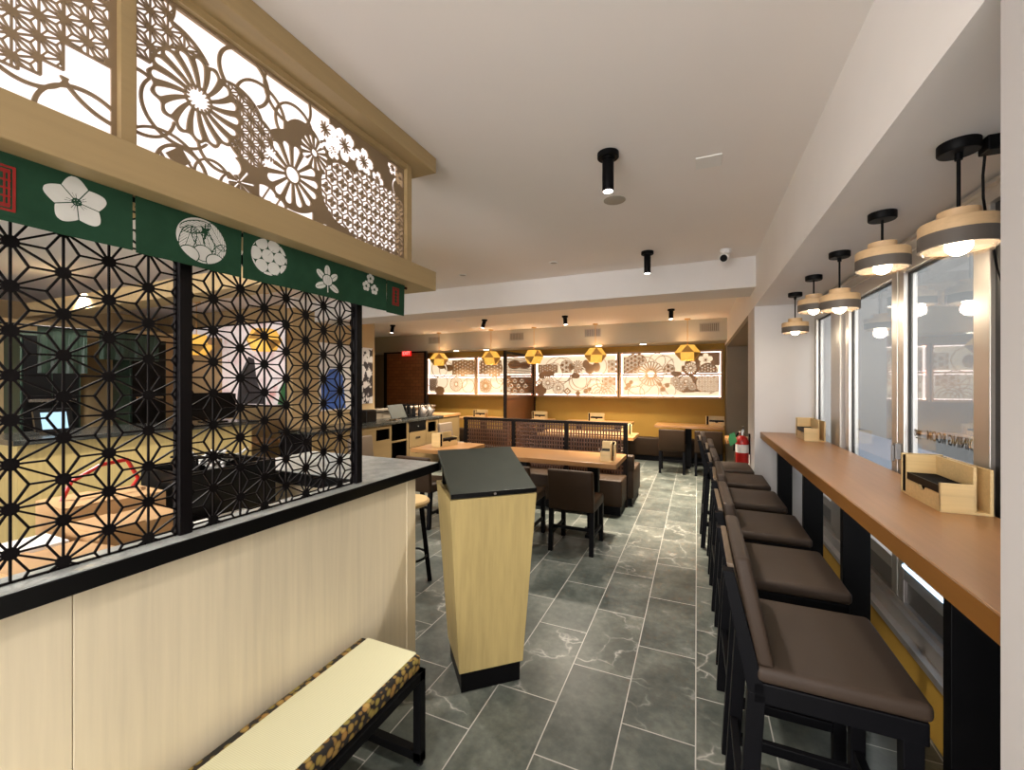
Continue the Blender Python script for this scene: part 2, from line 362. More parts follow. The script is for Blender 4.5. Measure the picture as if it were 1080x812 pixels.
# ---------------------------------------------------------------- fretwork: 2-D fields cut into real sheets
class Field:
    """material where F > 0; all lengths in metres"""
    def __init__(s,u0,u1,v0,v1,h,fill=-1.0):
        s.h=h; s.us=np.arange(u0,u1+h*.5,h); s.vs=np.arange(v0,v1+h*.5,h)
        s.U,s.V=np.meshgrid(s.us,s.vs); s.F=np.full(s.U.shape,fill,float)
    def disk(s,cx,cy,r,ry=None):
        if ry is None: return r-np.hypot(s.U-cx,s.V-cy)
        return (1-np.hypot((s.U-cx)/r,(s.V-cy)/ry))*min(r,ry)
    def ring(s,cx,cy,r,w): return w/2-np.abs(np.hypot(s.U-cx,s.V-cy)-r)
    def seg(s,ax,ay,bx,by,w,w2=None):
        dx,dy=bx-ax,by-ay; t=np.clip(((s.U-ax)*dx+(s.V-ay)*dy)/(dx*dx+dy*dy+1e-12),0,1)
        ww=w if w2 is None else w+(w2-w)*t
        return ww/2-np.hypot(s.U-ax-t*dx,s.V-ay-t*dy)
    def rect(s,a,b,c,d): return np.minimum(np.minimum(s.U-a,b-s.U),np.minimum(s.V-c,d-s.V))
    def poly(s,pts,w):
        r=None
        for (a,b),(c,d) in zip(pts[:-1],pts[1:]):
            q=s.seg(a,b,c,d,w); r=q if r is None else np.maximum(r,q)
        return r
    def petals(s,cx,cy,r0,r1,n,w0,w1,rot=0,curve=0):
        du,dv=s.U-cx,s.V-cy; rr=np.hypot(du,dv); th=np.arctan2(dv,du)-rot-curve*rr
        st=2*PI/n; a=(th+st/2)%st-st/2
        x,y=rr*np.cos(a),rr*np.sin(a); t=np.clip((x-r0)/(r1-r0),0,1)
        return w0+(w1-w0)*t-np.hypot(x-r0-t*(r1-r0),y)
    def asanoha(s,side,w,ox=0,oy=0,hub=.0,rot=0):
        c,sn=math.cos(rot),math.sin(rot)
        x=(s.U-ox)*c+(s.V-oy)*sn; y=-(s.U-ox)*sn+(s.V-oy)*c
        hh=side*math.sqrt(3)/2   # columns run along v
        j=np.floor(x/hh); lx=x-j*hh; k=y/side-.5*j
        # triangle vertices in the column strip: left col pts at integer k, right col at k+.5
        best=np.full(x.shape,-1.0)
        kk=np.floor(y/side-.5*(j%2)); 
        for dk in (-1,0,1):
            yl=(kk+dk)*side+.5*side*(j%2)
            yr=(kk+dk)*side+.5*side*((j+1)%2)+0
            L=(0,yl); 
            for (a,b) in (((0,yl),(0,yl+side)),((hh,yr),(hh,yr+side)),((0,yl),(hh,yl+side/2)),((0,yl),(hh,yl-side/2)),
                          ((0,yl),(hh/3,yl+side/2)),((0,yl),(hh/3,yl-side/2)),((hh,yr),(2*hh/3,yr+side/2)),((hh,yr),(2*hh/3,yr-side/2)),
                          ((hh/3,yl+side/2),(hh,yl+side/2)),((2*hh/3,yr+side/2),(0,yr+side/2))):
                ax,ay=a; bx,by=b; dx,dy=bx-ax,by-ay
                t=np.clip(((lx-ax)*dx+(y-ay)*dy)/(dx*dx+dy*dy),0,1)
                best=np.maximum(best,w/2-np.hypot(lx-ax-t*dx,y-ay-t*dy))
            if hub: best=np.maximum(best,np.maximum(hub-np.hypot(lx,y-yl),hub-np.hypot(lx-hh,y-yr)))
        return best
    def blossom(s,cx,cy,r,rot=0):   # five notched petals (light)
        p=np.full(s.U.shape,-1.0)
        for i in range(5):
            a=rot+i*2*PI/5; q=np.maximum(s.disk(cx+.62*r*math.cos(a),cy+.62*r*math.sin(a),.37*r),s.seg(cx,cy,cx+.6*r*math.cos(a),cy+.6*r*math.sin(a),.10*r,.6*r))
            q=np.minimum(q,-s.disk(cx+1.06*r*math.cos(a),cy+1.06*r*math.sin(a),.12*r))
            p=np.maximum(p,q)
        for i in range(10):
            a=rot+i*2*PI/10; p=np.minimum(p,-s.seg(cx,cy,cx+.42*r*math.cos(a),cy+.42*r*math.sin(a),.055*r))
        return np.minimum(p,-s.disk(cx,cy,.09*r))
    def kikko(s,sz,w,ox,oy):   # hexagon net with a four-petal flower in each cell
        hx=sz; hy=sz*.87; out=np.full(s.U.shape,-1.0)
        x=s.U-ox; y=s.V-oy; row=np.floor(y/hy+.5); xx=x-(row%2)*hx/2
        cx=np.floor(xx/hx+.5)*hx+(row%2)*hx/2; cy=row*hy; lx,ly=x-cx,y-cy
        d=np.maximum(np.abs(lx),np.abs(lx)*.5+np.abs(ly)*.87)
        out=np.maximum(out,(w/2-np.abs(d-hx*.5)))
        rr=np.hypot(lx,ly); th=np.arctan2(ly,lx); fl=hx*.36*np.abs(np.cos(2*th))**.6-rr
        fl=np.minimum(fl,rr-hx*.07)
        return np.maximum(out,fl*.6)
    def scales(s,r,w,ox,oy):   # overlapping wave scales
        out=np.full(s.U.shape,-1.0); x=s.U-ox; y=s.V-oy
        row=np.floor(y/(r*.5)); 
        for dr in (0,-1,-2):
            ro=row+dr; cx=(np.floor((x-(ro%2)*r)/(2*r)+.5))*2*r+(ro%2)*r; d=np.hypot(x-cx,y-ro*r*.5)
            cov=None
            out=np.maximum(out,np.where(d<r*1.02,np.maximum(w/2-np.abs(d-r),w/2-np.abs(d-r*.55)),-1))
        return out
    def add(s,q): s.F=np.maximum(s.F,q); return s
    def cut(s,q): s.F=np.minimum(s.F,-q); return s

def field_mesh(fd, fn, t):
    """marching squares of fd.F, extruded from depth 0 to t"""
    F=fd.F.copy(); F[np.abs(F)<1e-7]=1e-7; us,vs=fd.us,fd.vs; ny,nx=F.shape
    mb=MB(); cache={}
    def P(key,u,v):
        i=cache.get(key)
        if i is None:
            i=len(mb.v); cache[key]=i; mb.v.append(fn(u,v,t)); mb.v.append(fn(u,v,0))
        return i
    ins=F>0
    full=ins[:-1,:-1]&ins[1:,:-1]&ins[:-1,1:]&ins[1:,1:]
    anyi=ins[:-1,:-1]|ins[1:,:-1]|ins[:-1,1:]|ins[1:,1:]
    for j in range(ny-1):
        i=0
        while i<nx-1:
            if not anyi[j,i]: i+=1; continue
            if full[j,i]:
                k=i
                while k<nx-1 and full[j,k]: k+=1
                a=P((0,i,j),us[i],vs[j]);b=P((0,k,j),us[k],vs[j]);c=P((0,k,j+1),us[k],vs[j+1]);d=P((0,i,j+1),us[i],vs[j+1])
                mb.f.append((a,b,c,d)); mb.f.append((d+1,c+1,b+1,a+1)); i=k; continue
            cs=((i,j),(i+1,j),(i+1,j+1),(i,j+1)); pl=[]
            for q in range(4):
                (ia,ja),(ib,jb)=cs[q],cs[(q+1)%4]; fa,fb=F[ja,ia],F[jb,ib]
                if fa>0: pl.append((P((0,ia,ja),us[ia],vs[ja]),0))
                if (fa>0)!=(fb>0):
                    tt=fa/(fa-fb); key=(1,min(ia,ib),min(ja,jb),ia==ib)
                    pl.append((P(key,us[ia]+(us[ib]-us[ia])*tt,vs[ja]+(vs[jb]-vs[ja])*tt),1 if fa>0 else 2))
            if len(pl)>=3:
                mb.f.append(tuple(p[0] for p in pl)); mb.f.append(tuple(p[0]+1 for p in reversed(pl)))
                for q in range(len(pl)):
                    a,b=pl[q],pl[(q+1)%len(pl)]
                    if a[1]==1 and b[1]==2: mb.f.append((a[0],a[0]+1,b[0]+1,b[0]))
            i+=1
    return mb
def raw(name,mb,mat,parent,world=True):
    me=bpy.data.meshes.new(name)
    off=parent_matrix(parent).inverted() if world else Matrix()
    me.from_pydata([tuple(off@Vector(p)) for p in mb.v],[],mb.f); me.materials.append(M[mat])
    o=bpy.data.objects.new(name,me); COL.objects.link(o); o.parent=parent; return o
def text_mesh(txt,size,ext=.001,bold=0):
    cu=bpy.data.curves.new('t','FONT'); cu.body=txt; cu.size=size; cu.extrude=ext; cu.align_x='CENTER'; cu.align_y='CENTER'; cu.offset=bold
    o=bpy.data.objects.new('t',cu); COL.objects.link(o)
    dg=bpy.context.evaluated_depsgraph_get(); me=bpy.data.meshes.new_from_object(o.evaluated_get(dg))
    mb=MB(); mb._add([v.co[:] for v in me.vertices],[p.vertices[:] for p in me.polygons])
    bpy.data.objects.remove(o); bpy.data.meshes.remove(me); return mb
# ================================================================ the room
CEIL=2.63; SOF=2.196
struct('floor',MB().box(-8.7,1.05,-2.6,9.1,-.08,0),'floor')
struct('ceiling',MB().box(-8.7,1.05,-2.6,9.1,CEIL,CEIL+.1),'ceiling')
struct('trim_1',MB().box(.48,1.05,-2.6,9.0,SOF,CEIL),'white_wall')           # dropped beam over the window bar
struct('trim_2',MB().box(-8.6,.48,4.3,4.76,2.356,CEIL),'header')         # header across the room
struct('trim_3',MB().box(-8.6,.48,8.17,8.8,2.245,CEIL),'soffit')         # soffit along the back
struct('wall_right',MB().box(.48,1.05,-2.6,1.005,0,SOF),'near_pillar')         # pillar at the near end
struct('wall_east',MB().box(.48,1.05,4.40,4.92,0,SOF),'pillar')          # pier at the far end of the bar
struct('wall_alcove',MB().box(.98,1.05,4.92,8.3,0,SOF).box(.48,.98,4.92,8.3,2.14,SOF).box(.48,1.05,8.3,8.8,0,SOF),'dark_wall')
struct('wall_back',MB().box(-6.12,.48,8.8,8.95,0,2.4),'gold_wall')
struct('wall_north',MB().box(-8.6,-6.12,8.8,8.95,0,2.4),'dark_wall')
struct('wall_left',MB().box(-8.7,-8.6,-2.6,8.95,0,CEIL),'tan_wall')
struct('wall_rear',MB().box(-8.6,-4.4,-2.6,-2.5,0,CEIL).box(.4,.48,-2.6,-2.5,0,CEIL).box(-4.4,.4,-2.6,-2.5,2.45,CEIL),'white_wall')  # unseen wall; its wide opening is assumed, to let soft fill light in
struct('wall_window',MB().box(.905,1.05,1.02,4.40,0,.29),'low_gold')
struct('wall_service',MB().box(-5.02,-4.9,3.95,5.5,0,CEIL),'tan_wall')       # wall behind the sideboard
struct('wall_mural',MB().box(-8.6,-5.02,4.25,4.33,0,CEIL),'tan_wall')
struct('trim_4',MB().box(-5.0,-4.86,3.93,5.52,2.50,CEIL),'white_wall')
# boxed timber bulkhead over the inner bar
struct('trim_5',MB().box(-7.2,-1.95,2.25,2.50,2.28,2.44),'ash_y')

# ---------------------------------------------------------------- windows
def stile(mb,y0,y1,x0=.93,x1=.985,z0=.34,z1=SOF): mb.box(x0,x1,y0,y1,z0,z1)
PANES=[(1,1.10,1.90,'nearest'),(2,2.09,2.67,'near'),(3,2.81,3.49,'middle'),(4,3.90,4.33,'far')]
for n,y0,y1,w in PANES:
    f=MB()
    if n==1: f.box(.935,.985,1.03,1.10,.30,2.17).box(.935,.985,1.90,1.925,.30,2.17)
    if n==2: f.box(.925,.985,1.995,2.09,.30,2.17).box(.93,.985,2.67,2.733,.30,2.17)
    if n==3: f.box(.93,.985,2.747,2.81,.30,2.17).box(.93,.985,3.49,3.56,.30,2.17)
    if n==4: f.box(.91,.985,3.60,3.70,.30,2.17).box(.93,.985,3.74,3.90,.30,2.17).box(.93,.985,4.33,4.39,.30,2.17)
    f.box(.93,.985,y0,y1,2.04,2.12).box(.93,.985,y0,y1,.535,.60)
    win=struct('window_%d'%n,f,'alu',bevel=.003)
    g=link('kick_panel',MB().box(.945,.97,y0,y1,.42,.535),'alu_dark',win)
    g=link('gasket',MB().box(.948,.962,y0,y0+.008,.60,2.04).box(.948,.962,y1-.010,y1,.60,2.04).box(.948,.962,y0,y1,2.032,2.04),'rubber',win)
    g2=link('pane',MB().box(.952,.958,y0,y1,.60,2.04),'glass',win)
    if n==2:
        t=text_mesh('DINING ROOM',.058,.0008,.0006)
        t.v=[(.9592+z,2.335+x*.92,1.262+y*1.1) for x,y,z in t.v]
        link('lettering',t,'decal',win)
        fd=Field(-.06,.06,-.06,.06,.003)
        fd.add(np.minimum(fd.disk(0,.02,.045),.012-fd.V)); fd.add(fd.ring(.035,-.005,.018,.007)); fd.add(fd.seg(-.03,-.035,.03,-.035,.006))
        link('cup_symbol',field_mesh(fd,lambda a,b,d:(.959+d,2.60+a*.8,1.268+b*.8),.0008),'decal',win)
        link('latch',MB().box(.905,.93,2.69,2.72,1.12,1.20).bar((.9,2.705,1.19),(.9,2.705,1.11),.012,.012),'alu_dark',win,bevel=.003)
struct('trim_6',MB().box(.92,1.0,1.03,4.39,2.12,2.19).box(.90,1.0,1.03,4.39,2.165,2.178),'alu')          # top track
struct('trim_7',MB().box(.865,.93,1.03,4.39,.30,.33).box(.90,.93,1.03,4.39,.33,.40).box(.925,.99,1.03,4.39,.40,.425),'alu')  # sill and lower tracks
struct('trim_8',MB().box(.94,.985,1.925,1.995,.30,2.17),'rubber')              # black jamb
tag(link('outside_light_sliver',MB().box(.920,.9295,2.12,2.66,.602,.613),'outside_glow'),'thin blue white glowing strip imitating outside light at the foot of the near window','painted light')  # glowing strip added in place of outside light showing through the glass

# the street outside
struct('ground_outside',MB().box(1.05,5.2,-6,60,-.2,-.1),'asphalt')
struct('facade_outside',MB().box(5,5.2,-6,60,-.2,9),'facade')
struct('ground_entry',MB().box(-12,6,-16,-2.6,-.15,-.05),'concrete')

# ================================================================ host counter
root=thing('host_counter','blond wood host counter with black stone top carrying the lattice screen','counter',(-1.4,.6,0))
link('front_panel',MB().box(-1.37,-1.33,-1.2,.4885,0,1.012).box(-1.37,-1.33,.4898,1.79,0,1.012),'ash',root,bevel=.0015)
link('corner_post',MB().box(-1.375,-1.326,1.72,1.79,0,1.012),'ash',root,bevel=.002)
link('return_panel',MB().box(-2.2,-1.37,1.75,1.79,0,1.03),'ash',root); link('return_panel',MB().box(-2.2,-1.42,1.50,1.53,0,1.03),'ash',root)
top=MB().box(-1.405,-1.29,-1.25,1.45,1.035,1.07).box(-2.22,-1.29,1.45,1.94,1.035,1.07)
link('countertop',top,'stone',root)
link('counter_edge',MB().box(-1.31,-1.286,-1.25,1.944,1.022,1.068).box(-2.22,-1.286,1.92,1.944,1.022,1.068).box(-2.22,-1.405,1.438,1.46,1.01,1.068),'black_gloss',root,bevel=.002)
link('worktop',MB().box(-2.1,-1.38,-1.2,1.50,.82,.85),'ash_y',root)
link('shelf_support',MB().box(-2.1,-1.38,-1.2,-1.16,0,.82),'ash',root); link('shelf_support',MB().box(-2.1,-1.38,1.40,1.44,0,.82),'ash',root)

# ---------------------------------------------------------------- lattice screen (asanoha)
def screen():
    r=thing('lattice_screen','black star pattern lattice screen between black posts on the host counter','screen',(-1.345,.72,1.07))
    X=-1.345; S=.0955; H=.0827; Z0=1.071; YC=.7265; zt=1.9628
    for y in (YC-8*H-.017,YC,YC+8*H+.010): link('post',MB().box(X-.017,X+.017,y-.0165,y+.0165,Z0,zt),'black_screen',r,bevel=.002)
    for c0 in (-8,0):
        mb=MB(); w=.0044; d=.005
        def P(c,k): return (YC+c*H, (1.803 if c%2==0 else 1.7553)+S*k)
        def L(a,b):
            (y0,z0),(y1,z1)=a,b
            if z0>z1: y0,z0,y1,z1=y1,z1,y0,z0
            if z1<=Z0+.002 or z0>=zt: return
            if z0<Z0: t=(Z0-z0)/(z1-z0); y0+=(y1-y0)*t; z0=Z0
            if z1>zt: t=(zt-z0)/(z1-z0); y1=y0+(y1-y0)*t; z1=zt
            mb.bar((X,y0,z0),(X,y1,z1),w,d,up=(1,0,0))
        for c in range(c0,c0+9):
            for k in range(-9,4):
                p=P(c,k)
                if c0<c<c0+8: L(p,P(c,k+1))
                if c<c0+8:
                    up=(p[0]+H,p[1]+S/2); dn=(p[0]+H,p[1]-S/2)
                    L(p,up); L(p,dn)
                    g=(p[0]+H/3,p[1]+S/2); L(p,g); L((p[0],p[1]+S),g); L(g,up)
                    g=(p[0]+2*H/3,p[1]); L(p,g); L(g,up); L(g,dn)
                if Z0-.004<p[1]<zt-.01 and c0<c<c0+8: mb.cyl((X-d/2-.0004,p[0],p[1]),(X+d/2+.0004,p[0],p[1]),.0138,None,12)
        ya,yb=YC+c0*H+.014,YC+(c0+8)*H-.014
        mb.box(X-d/2,X+d/2,ya,ya+.005,Z0,zt).box(X-d/2,X+d/2,yb-.005,yb,Z0,zt).box(X-d/2,X+d/2,ya,yb,Z0,Z0+.005)
        raw('lattice_panel',mb,'black_screen',r)
    return r
screen()

# ---------------------------------------------------------------- overhead light box
r=thing('overhead_light_box','long gilded timber light box with floral fretwork above the host counter','light box',(-1.35,.6,1.963))
link('lower_beam',MB().box(-1.46,-1.20,-1.3,1.79,1.963,2.058),'gilt',r,bevel=.003)
link('cornice',MB().box(-1.46,-1.20,-1.3,1.79,2.554,2.629),'gilt',r,bevel=.003)
link('frame_stile',MB().box(-1.34,-1.275,1.655,1.69,2.058,2.554),'gilt',r)
link('frame_stile',MB().box(-1.31,-1.275,.555,.585,2.058,2.554),'gilt',r)
link('frame_stile',MB().box(-1.34,-1.275,-.56,-.53,2.058,2.554),'gilt',r)
link('end_panel',MB().box(-1.44,-1.34,1.655,1.675,2.058,2.554),'gilt',r)
link('top_rail',MB().box(-1.31,-1.278,-.53,1.655,2.530,2.554),'gilt',r)
link('diffuser',MB().box(-1.352,-1.345,-.53,1.655,2.06,2.552),'diffuser',r)
link('back_panel',MB().box(-1.44,-1.42,-.53,1.655,2.058,2.554),'ash_y',r)
# right sheet
F=Field(.585,1.655,2.06,2.53,.0019)
base=np.maximum.reduce([F.disk(.97,2.205,.115),F.disk(1.05,2.24,.135),F.disk(1.09,2.36,.078),F.disk(.90,2.14,.075)])
F.F=base
F.add(np.minimum(F.rect(1.13,1.655,2.06,2.53), -F.disk(.96,2.52,.19)))
F.cut(np.minimum(F.disk(1.02,2.47,.10),-F.disk(1.09,2.36,.082)))
F.cut(np.minimum(F.rect(.98,1.165,2.40,2.53),-F.disk(1.09,2.36,.082)))
# cloud outlines
for q in (F.ring(.875,2.455,.078,.010),F.ring(.93,2.385,.085,.008),F.ring(1.055,2.40,.075,.008),F.ring(1.03,2.49,.09,.008)):
    F.add(np.minimum(q,np.minimum(-F.disk(.86,2.30,.108),-F.disk(1.09,2.36,.07))))
# asanoha upper left
reg=np.maximum.reduce([F.disk(.575,2.515,.105),F.disk(.665,2.355,.12),F.rect(.585,.66,2.34,2.53)])
reg=np.minimum(reg,np.minimum(-F.disk(.741,2.306,.12),F.V-2.33+.8*(F.U-.585)*0-.02*0))
F.add(np.minimum(reg,F.asanoha(.046,.0034,.585,2.35,.0062)))
F.add(.003-np.abs(reg))
# asanoha behind the big chrysanthemum
reg=np.maximum(F.disk(.845,2.32,.092),F.disk(.90,2.275,.085)); reg=np.minimum(reg,-F.disk(.741,2.306,.115))
F.cut(reg); F.add(np.minimum(reg,F.asanoha(.040,.0032,.86,2.32,.0056))); F.add(.003-np.abs(reg))
# big chrysanthemum
d=F.disk(.741,2.306,.118)+.006*np.cos(16*np.arctan2(F.V-2.306,F.U-.741)); F.add(d)
F.cut(F.petals(.741,2.306,.040,.103,16,.0035,.0115,.1,2.6)); F.cut(F.disk(.741,2.306,.024)); F.cut(F.petals(.741,2.306,.024,.029,16,.0035,.0035,.1))
# lower left waves and ball
for q in (F.ring(.60,2.215,.08,.007),F.ring(.69,2.235,.085,.007),F.ring(.66,2.07,.10,.006)): F.add(np.minimum(q,-F.disk(.741,2.306,.118)))
ball=F.disk(.700,2.085,.062); F.cut(np.minimum(ball,-F.disk(.741,2.306,.118))); F.add(.004-np.abs(ball))
F.add(np.minimum(ball,np.maximum.reduce([F.seg(.64,2.12,.70,2.04,.005),F.seg(.69,2.15,.76,2.05,.005),.014-np.abs(np.abs(F.U-.69)+np.abs(F.V-2.115)-.016)])))
for q in (F.ring(.78,2.10,.05,.006),F.ring(.80,2.19,.06,.007),F.ring(.85,2.09,.05,.006)): F.add(np.minimum(q,-F.disk(.741,2.306,.118)))
F.cut(F.disk(.835,2.165,.028)); F.cut(F.petals(.857,2.122,.006,.046,8,.002,.0035,.2))
# daisies
F.cut(F.petals(1.045,2.229,.034,.094,14,.0035,.0135,.05)); F.cut(F.disk(1.045,2.229,.026))
F.cut(F.petals(1.137,2.352,.018,.054,14,.002,.0065,.1)); F.cut(F.disk(1.137,2.352,.013))
# cherry blossoms along the top right
for (a,b,s,rt) in ((1.185,2.468,.062,.3),(1.285,2.455,.066,.9),(1.390,2.440,.060,.2),(1.222,2.405,.038,.6),(1.475,2.40,.04,.1),(1.575,2.500,.036,.5),(1.628,2.470,.036,.2)):
    F.cut(F.blossom(a,b,s,rt))
for q in (F.ring(1.20,2.385,.030,.012),F.ring(1.62,2.42,.045,.010)): F.cut(np.minimum(q,F.V-2.385))
# hexagon-net roundels
reg=np.maximum.reduce([F.disk(1.29,2.25,.125),F.disk(1.43,2.21,.155),F.disk(1.56,2.235,.155),F.disk(1.42,2.31,.10)])
reg=np.minimum(reg,F.rect(1.15,1.648,2.072,2.40))
F.cut(reg); F.add(np.minimum(reg,F.kikko(.054,.0044,1.30,2.25)))
for (a,b,c2) in ((.945,2.125,.024),(.985,2.105,.02),(1.15,2.085,.018),(1.19,2.09,.015)): F.cut(np.minimum(F.disk(a,b,c2*1.5,c2),-np.abs(F.U-a-.006)+.03)); F.add(F.seg(a-.01,b-.02,a+.012,b+.02,.004))
F.add(.010-F.rect(.585,1.655,2.06,2.53)*1.0)
raw('fretwork',field_mesh(F,lambda a,b,d:(-1.300+d,a,b),.006),'filigree',r)
# left sheet
F=Field(-.53,.555,2.06,2.53,.0021)
stp=np.full(F.U.shape,-1.0)
for (a,b,z) in ((-.53,.39,2.155),(.39,.423,2.165),(.423,.459,2.20),(.459,.49,2.262),(.49,.525,2.262),(.525,.555,2.262)): stp=np.maximum(stp,F.rect(a-.002,b+.002,z,2.53))
F.F=np.minimum(stp,F.asanoha(.046,.0034,.423,2.20,.0062)); F.add(.0022-np.abs(np.minimum(stp,F.rect(-.52,.55,2.07,2.525))))
for q in (F.ring(.40,2.205,.07,.007),F.ring(.50,2.09,.085,.008),F.ring(.56,2.24,.115,.008),F.ring(.25,2.15,.09,.007),F.ring(.1,2.10,.09,.007)): F.add(np.minimum(q,np.minimum(-stp,2.185-F.V)))
F.add(.010-F.rect(-.53,.555,2.06,2.53))
raw('fretwork',field_mesh(F,lambda a,b,d:(-1.300+d,a,b),.006),'filigree',r)

# ---------------------------------------------------------------- noren
r=thing('noren_curtain','green cloth shop curtain with white flower crests hung under the light box','curtain',(-1.27,.9,1.82))
link('rod',MB().cyl((-1.284,-.4,1.956),(-1.284,1.66,1.956),.006),'black_metal',r)
def flap(y0,y1,z0,ph,back=False):
    n=max(4,int((y1-y0)/.02)); mb=MB(); t=.0016
    def X(y,z): return -1.270+.004*math.sin((y*11+ph))*(1.98-z)/.16+.0015*math.sin(y*37+ph)*(1.98-z)/.16
    rows=[z0+(1.9625-z0)*k/6 for k in range(7)]
    vs=[];nn=n+1
    for s in (t/2,-t/2):
        for z in rows:
            for i in range(nn):
                y=y0+(y1-y0)*i/n; vs.append((X(y,z)+s,y,z))
    fs=[];o=nn*7
    for k in range(6):
        for i in range(n):
            a=k*nn+i; fs.append((a,a+1,a+nn+1,a+nn)); fs.append((o+a,o+a+nn,o+a+nn+1,o+a+1))
    for i in range(n): fs.append((i,o+i,o+i+1,i+1)); a=6*nn+i; fs.append((a,a+1,o+a+1,o+a))
    for k in range(6): a=k*nn; fs.append((a,a+nn,o+a+nn,o+a)); a=k*nn+n; fs.append((a,o+a,o+a+nn,a+nn))
    mb._add(vs,fs); o=link('flap',mb,'green',r,smooth=True); return o,X
def crest(o,X,fd,cy,cz,mat='crest',name='crest'):
    me=field_mesh(fd,lambda a,b,d:(X(cy+a,cz+b)+.0009+d,cy+a,cz+b),.0007); return link(name,me,mat,o)
f0,X0=flap(-.40,.575,1.826,0)
f1,X1=flap(.581,.846,1.822,1.3)
f2,X2=flap(.852,1.500,1.822,2.1)
f3,X3=flap(1.506,1.628,1.818,.4)
def seal(w,h):
    fd=Field(-w/2,w/2,-h/2,h/2,.0012); q=fd.rect(-w/2+.002,w/2-.002,-h/2+.002,h/2-.002)
    fd.F=.0022-np.abs(q-.002); fd.add(.0016-np.abs(q-.009))
    for c in (-.2,.22):
        for k in range(5):
            z=h*(-.34+.17*k); fd.add(fd.rect(w*c-w*.14,w*c+w*.14,z-.0016,z+.0016))
        fd.add(fd.rect(w*c-.0015,w*c+.0015,-h*.38,h*.38))
    return fd
crest(f0,X0,seal(.062,.095),.352,1.892,'red_print','red_seal')
crest(f3,X3,seal(.050,.085),1.565,1.898,'red_print','red_seal')
# bellflower
def bell():
    fd=Field(-.056,.056,-.058,.058,.0012)
    for i in range(5):
        a=PI/2+.10+i*2*PI/5; c,s=math.cos(a),math.sin(a)
        x=fd.U*c+fd.V*s; y=np.abs(-fd.U*s+fd.V*c)
        w=np.where(x<.026,.004+.0205*np.sin(np.clip(x/.026,0,1)*PI/2),.0245*np.sqrt(np.clip(1-((x-.026)/.029),0,1))); fd.add(np.minimum(np.minimum(w-y,x-.001),.0545-x))
    for i in range(5):
        a=PI/2+.10+PI/5+i*2*PI/5; fd.cut(fd.seg(0,0,.05*math.cos(a),.05*math.sin(a),.0022))
        b=a+PI/5; fd.cut(fd.seg(0,0,.018*math.cos(b),.018*math.sin(b),.0014)); fd.cut(fd.seg(0,0,.02*math.cos(b+.3),.02*math.sin(b+.3),.0012))
    fd.cut(.0014-np.abs(np.hypot(fd.U,fd.V)-.007)); return fd
crest(f0,X0,bell(),.474,1.905)
crest(f0,X0,bell(),.16,1.900)
# roundel of leaves
fd=Field(-.074,.074,-.068,.068,.0012); ball=fd.disk(0,0,.0665,.0615); fd.F=ball.copy()
def leaf(fd,cx,cy,ang,l,w):
    c,s=math.cos(ang),math.sin(ang); x=(fd.U-cx)*c+(fd.V-cy)*s; y=np.abs(-(fd.U-cx)*s+(fd.V-cy)*c)
    return np.minimum(w*np.sqrt(np.clip(1-(x/l)**2,0,1))-y, l-np.abs(x)),x,y
for (a,b,an,l,w) in ((-.038,-.004,1.25,.04,.02),(-.018,.034,.35,.042,.017),(.040,.022,-1.0,.04,.018),(-.012,.005,-1.1,.03,.014),(.018,-.002,-1.2,.034,.014),(.045,-.022,1.0,.032,.016)):
    q,x,y=leaf(fd,a,b,an,l,w); fd.cut(np.minimum(.0013-np.abs(q),ball)); fd.cut(np.minimum(np.minimum(q,.0007-np.abs((y*1.0+x*.5)%.006-.003)),y-.002)); fd.cut(np.minimum(q,.0009-y))
for (a,b) in ((.002,-.034),(-.035,-.045),(.036,-.050)): 
    q=fd.disk(a,b,.026,.022); fd.add(np.minimum(q,ball)); fd.cut(np.minimum(.0013-np.abs(q),ball))
fd.cut(fd.petals(.006,.030,.0,.016,4,.006,.001,.7)); fd.cut(fd.seg(.006,.01,.008,.05,.006,.003))
crest(f1,X1,fd,.735,1.898)
# roundel of linked petals
fd=Field(-.066,.066,-.062,.062,.0012); ball=fd.disk(0,0,.061,.058); 
for i in range(-2,3):
    for j in range(-2,3):
        a,b=-.006+.0415*(i+.5*(j%2)),.003+.036*j; fd.add(np.minimum(fd.disk(a,b,.0203),ball))
for (a,b,c2,d2) in ((-.006,.003,.0148,.0285),(.0355,.003,.0563,-.032)): fd.cut(fd.seg(a,b,c2,d2,.0012))
crest(f2,X2,fd,.938,1.908)
# mandarin-orange crest
fd=Field(-.058,.058,-.055,.052,.0012)
for (a,b,an,l,w) in ((0,.030,PI/2,.022,.013),(-.030,.012,2.5,.022,.012),(.030,.012,.64,.022,.012),(-.030,-.028,-2.75,.026,.012),(.030,-.028,-.4,.026,.012)):
    q,x,y=leaf(fd,a,b,an,l,w); fd.add(q); fd.cut(np.minimum(q-.003,.0009-y))
ball=fd.disk(0,-.004,.023,.021); fd.cut(.0018-np.abs(ball)); fd.add(ball-.002)
for k in (-.011,0,.011): fd.cut(np.minimum(fd.seg(k*.3,-.022,k,.014,.0014),ball-.004))
fd.add(fd.seg(0,-.022,0,-.048,.004)); fd.cut(fd.seg(-.012,-.026,.012,-.026,.0012))
crest(f2,X2,fd,1.170,1.889)
# three plum blossoms
fd=Field(-.052,.052,-.05,.05,.0012)
for (a,b) in ((0,.026),(-.024,-.010),(.026,-.016)):
    for i in range(5):
        an=PI/2+i*2*PI/5; fd.add(fd.disk(a+.0125*math.cos(an),b+.0125*math.sin(an),.0095))
    for i in range(5):
        an=PI/2+PI/5+i*2*PI/5; fd.cut(fd.seg(a,b,a+.02*math.cos(an),b+.02*math.sin(an),.0014)); 
    fd.cut(.001-np.abs(np.hypot(fd.U-a,fd.V-b)-.0045))
crest(f2,X2,fd,1.400,1.918)

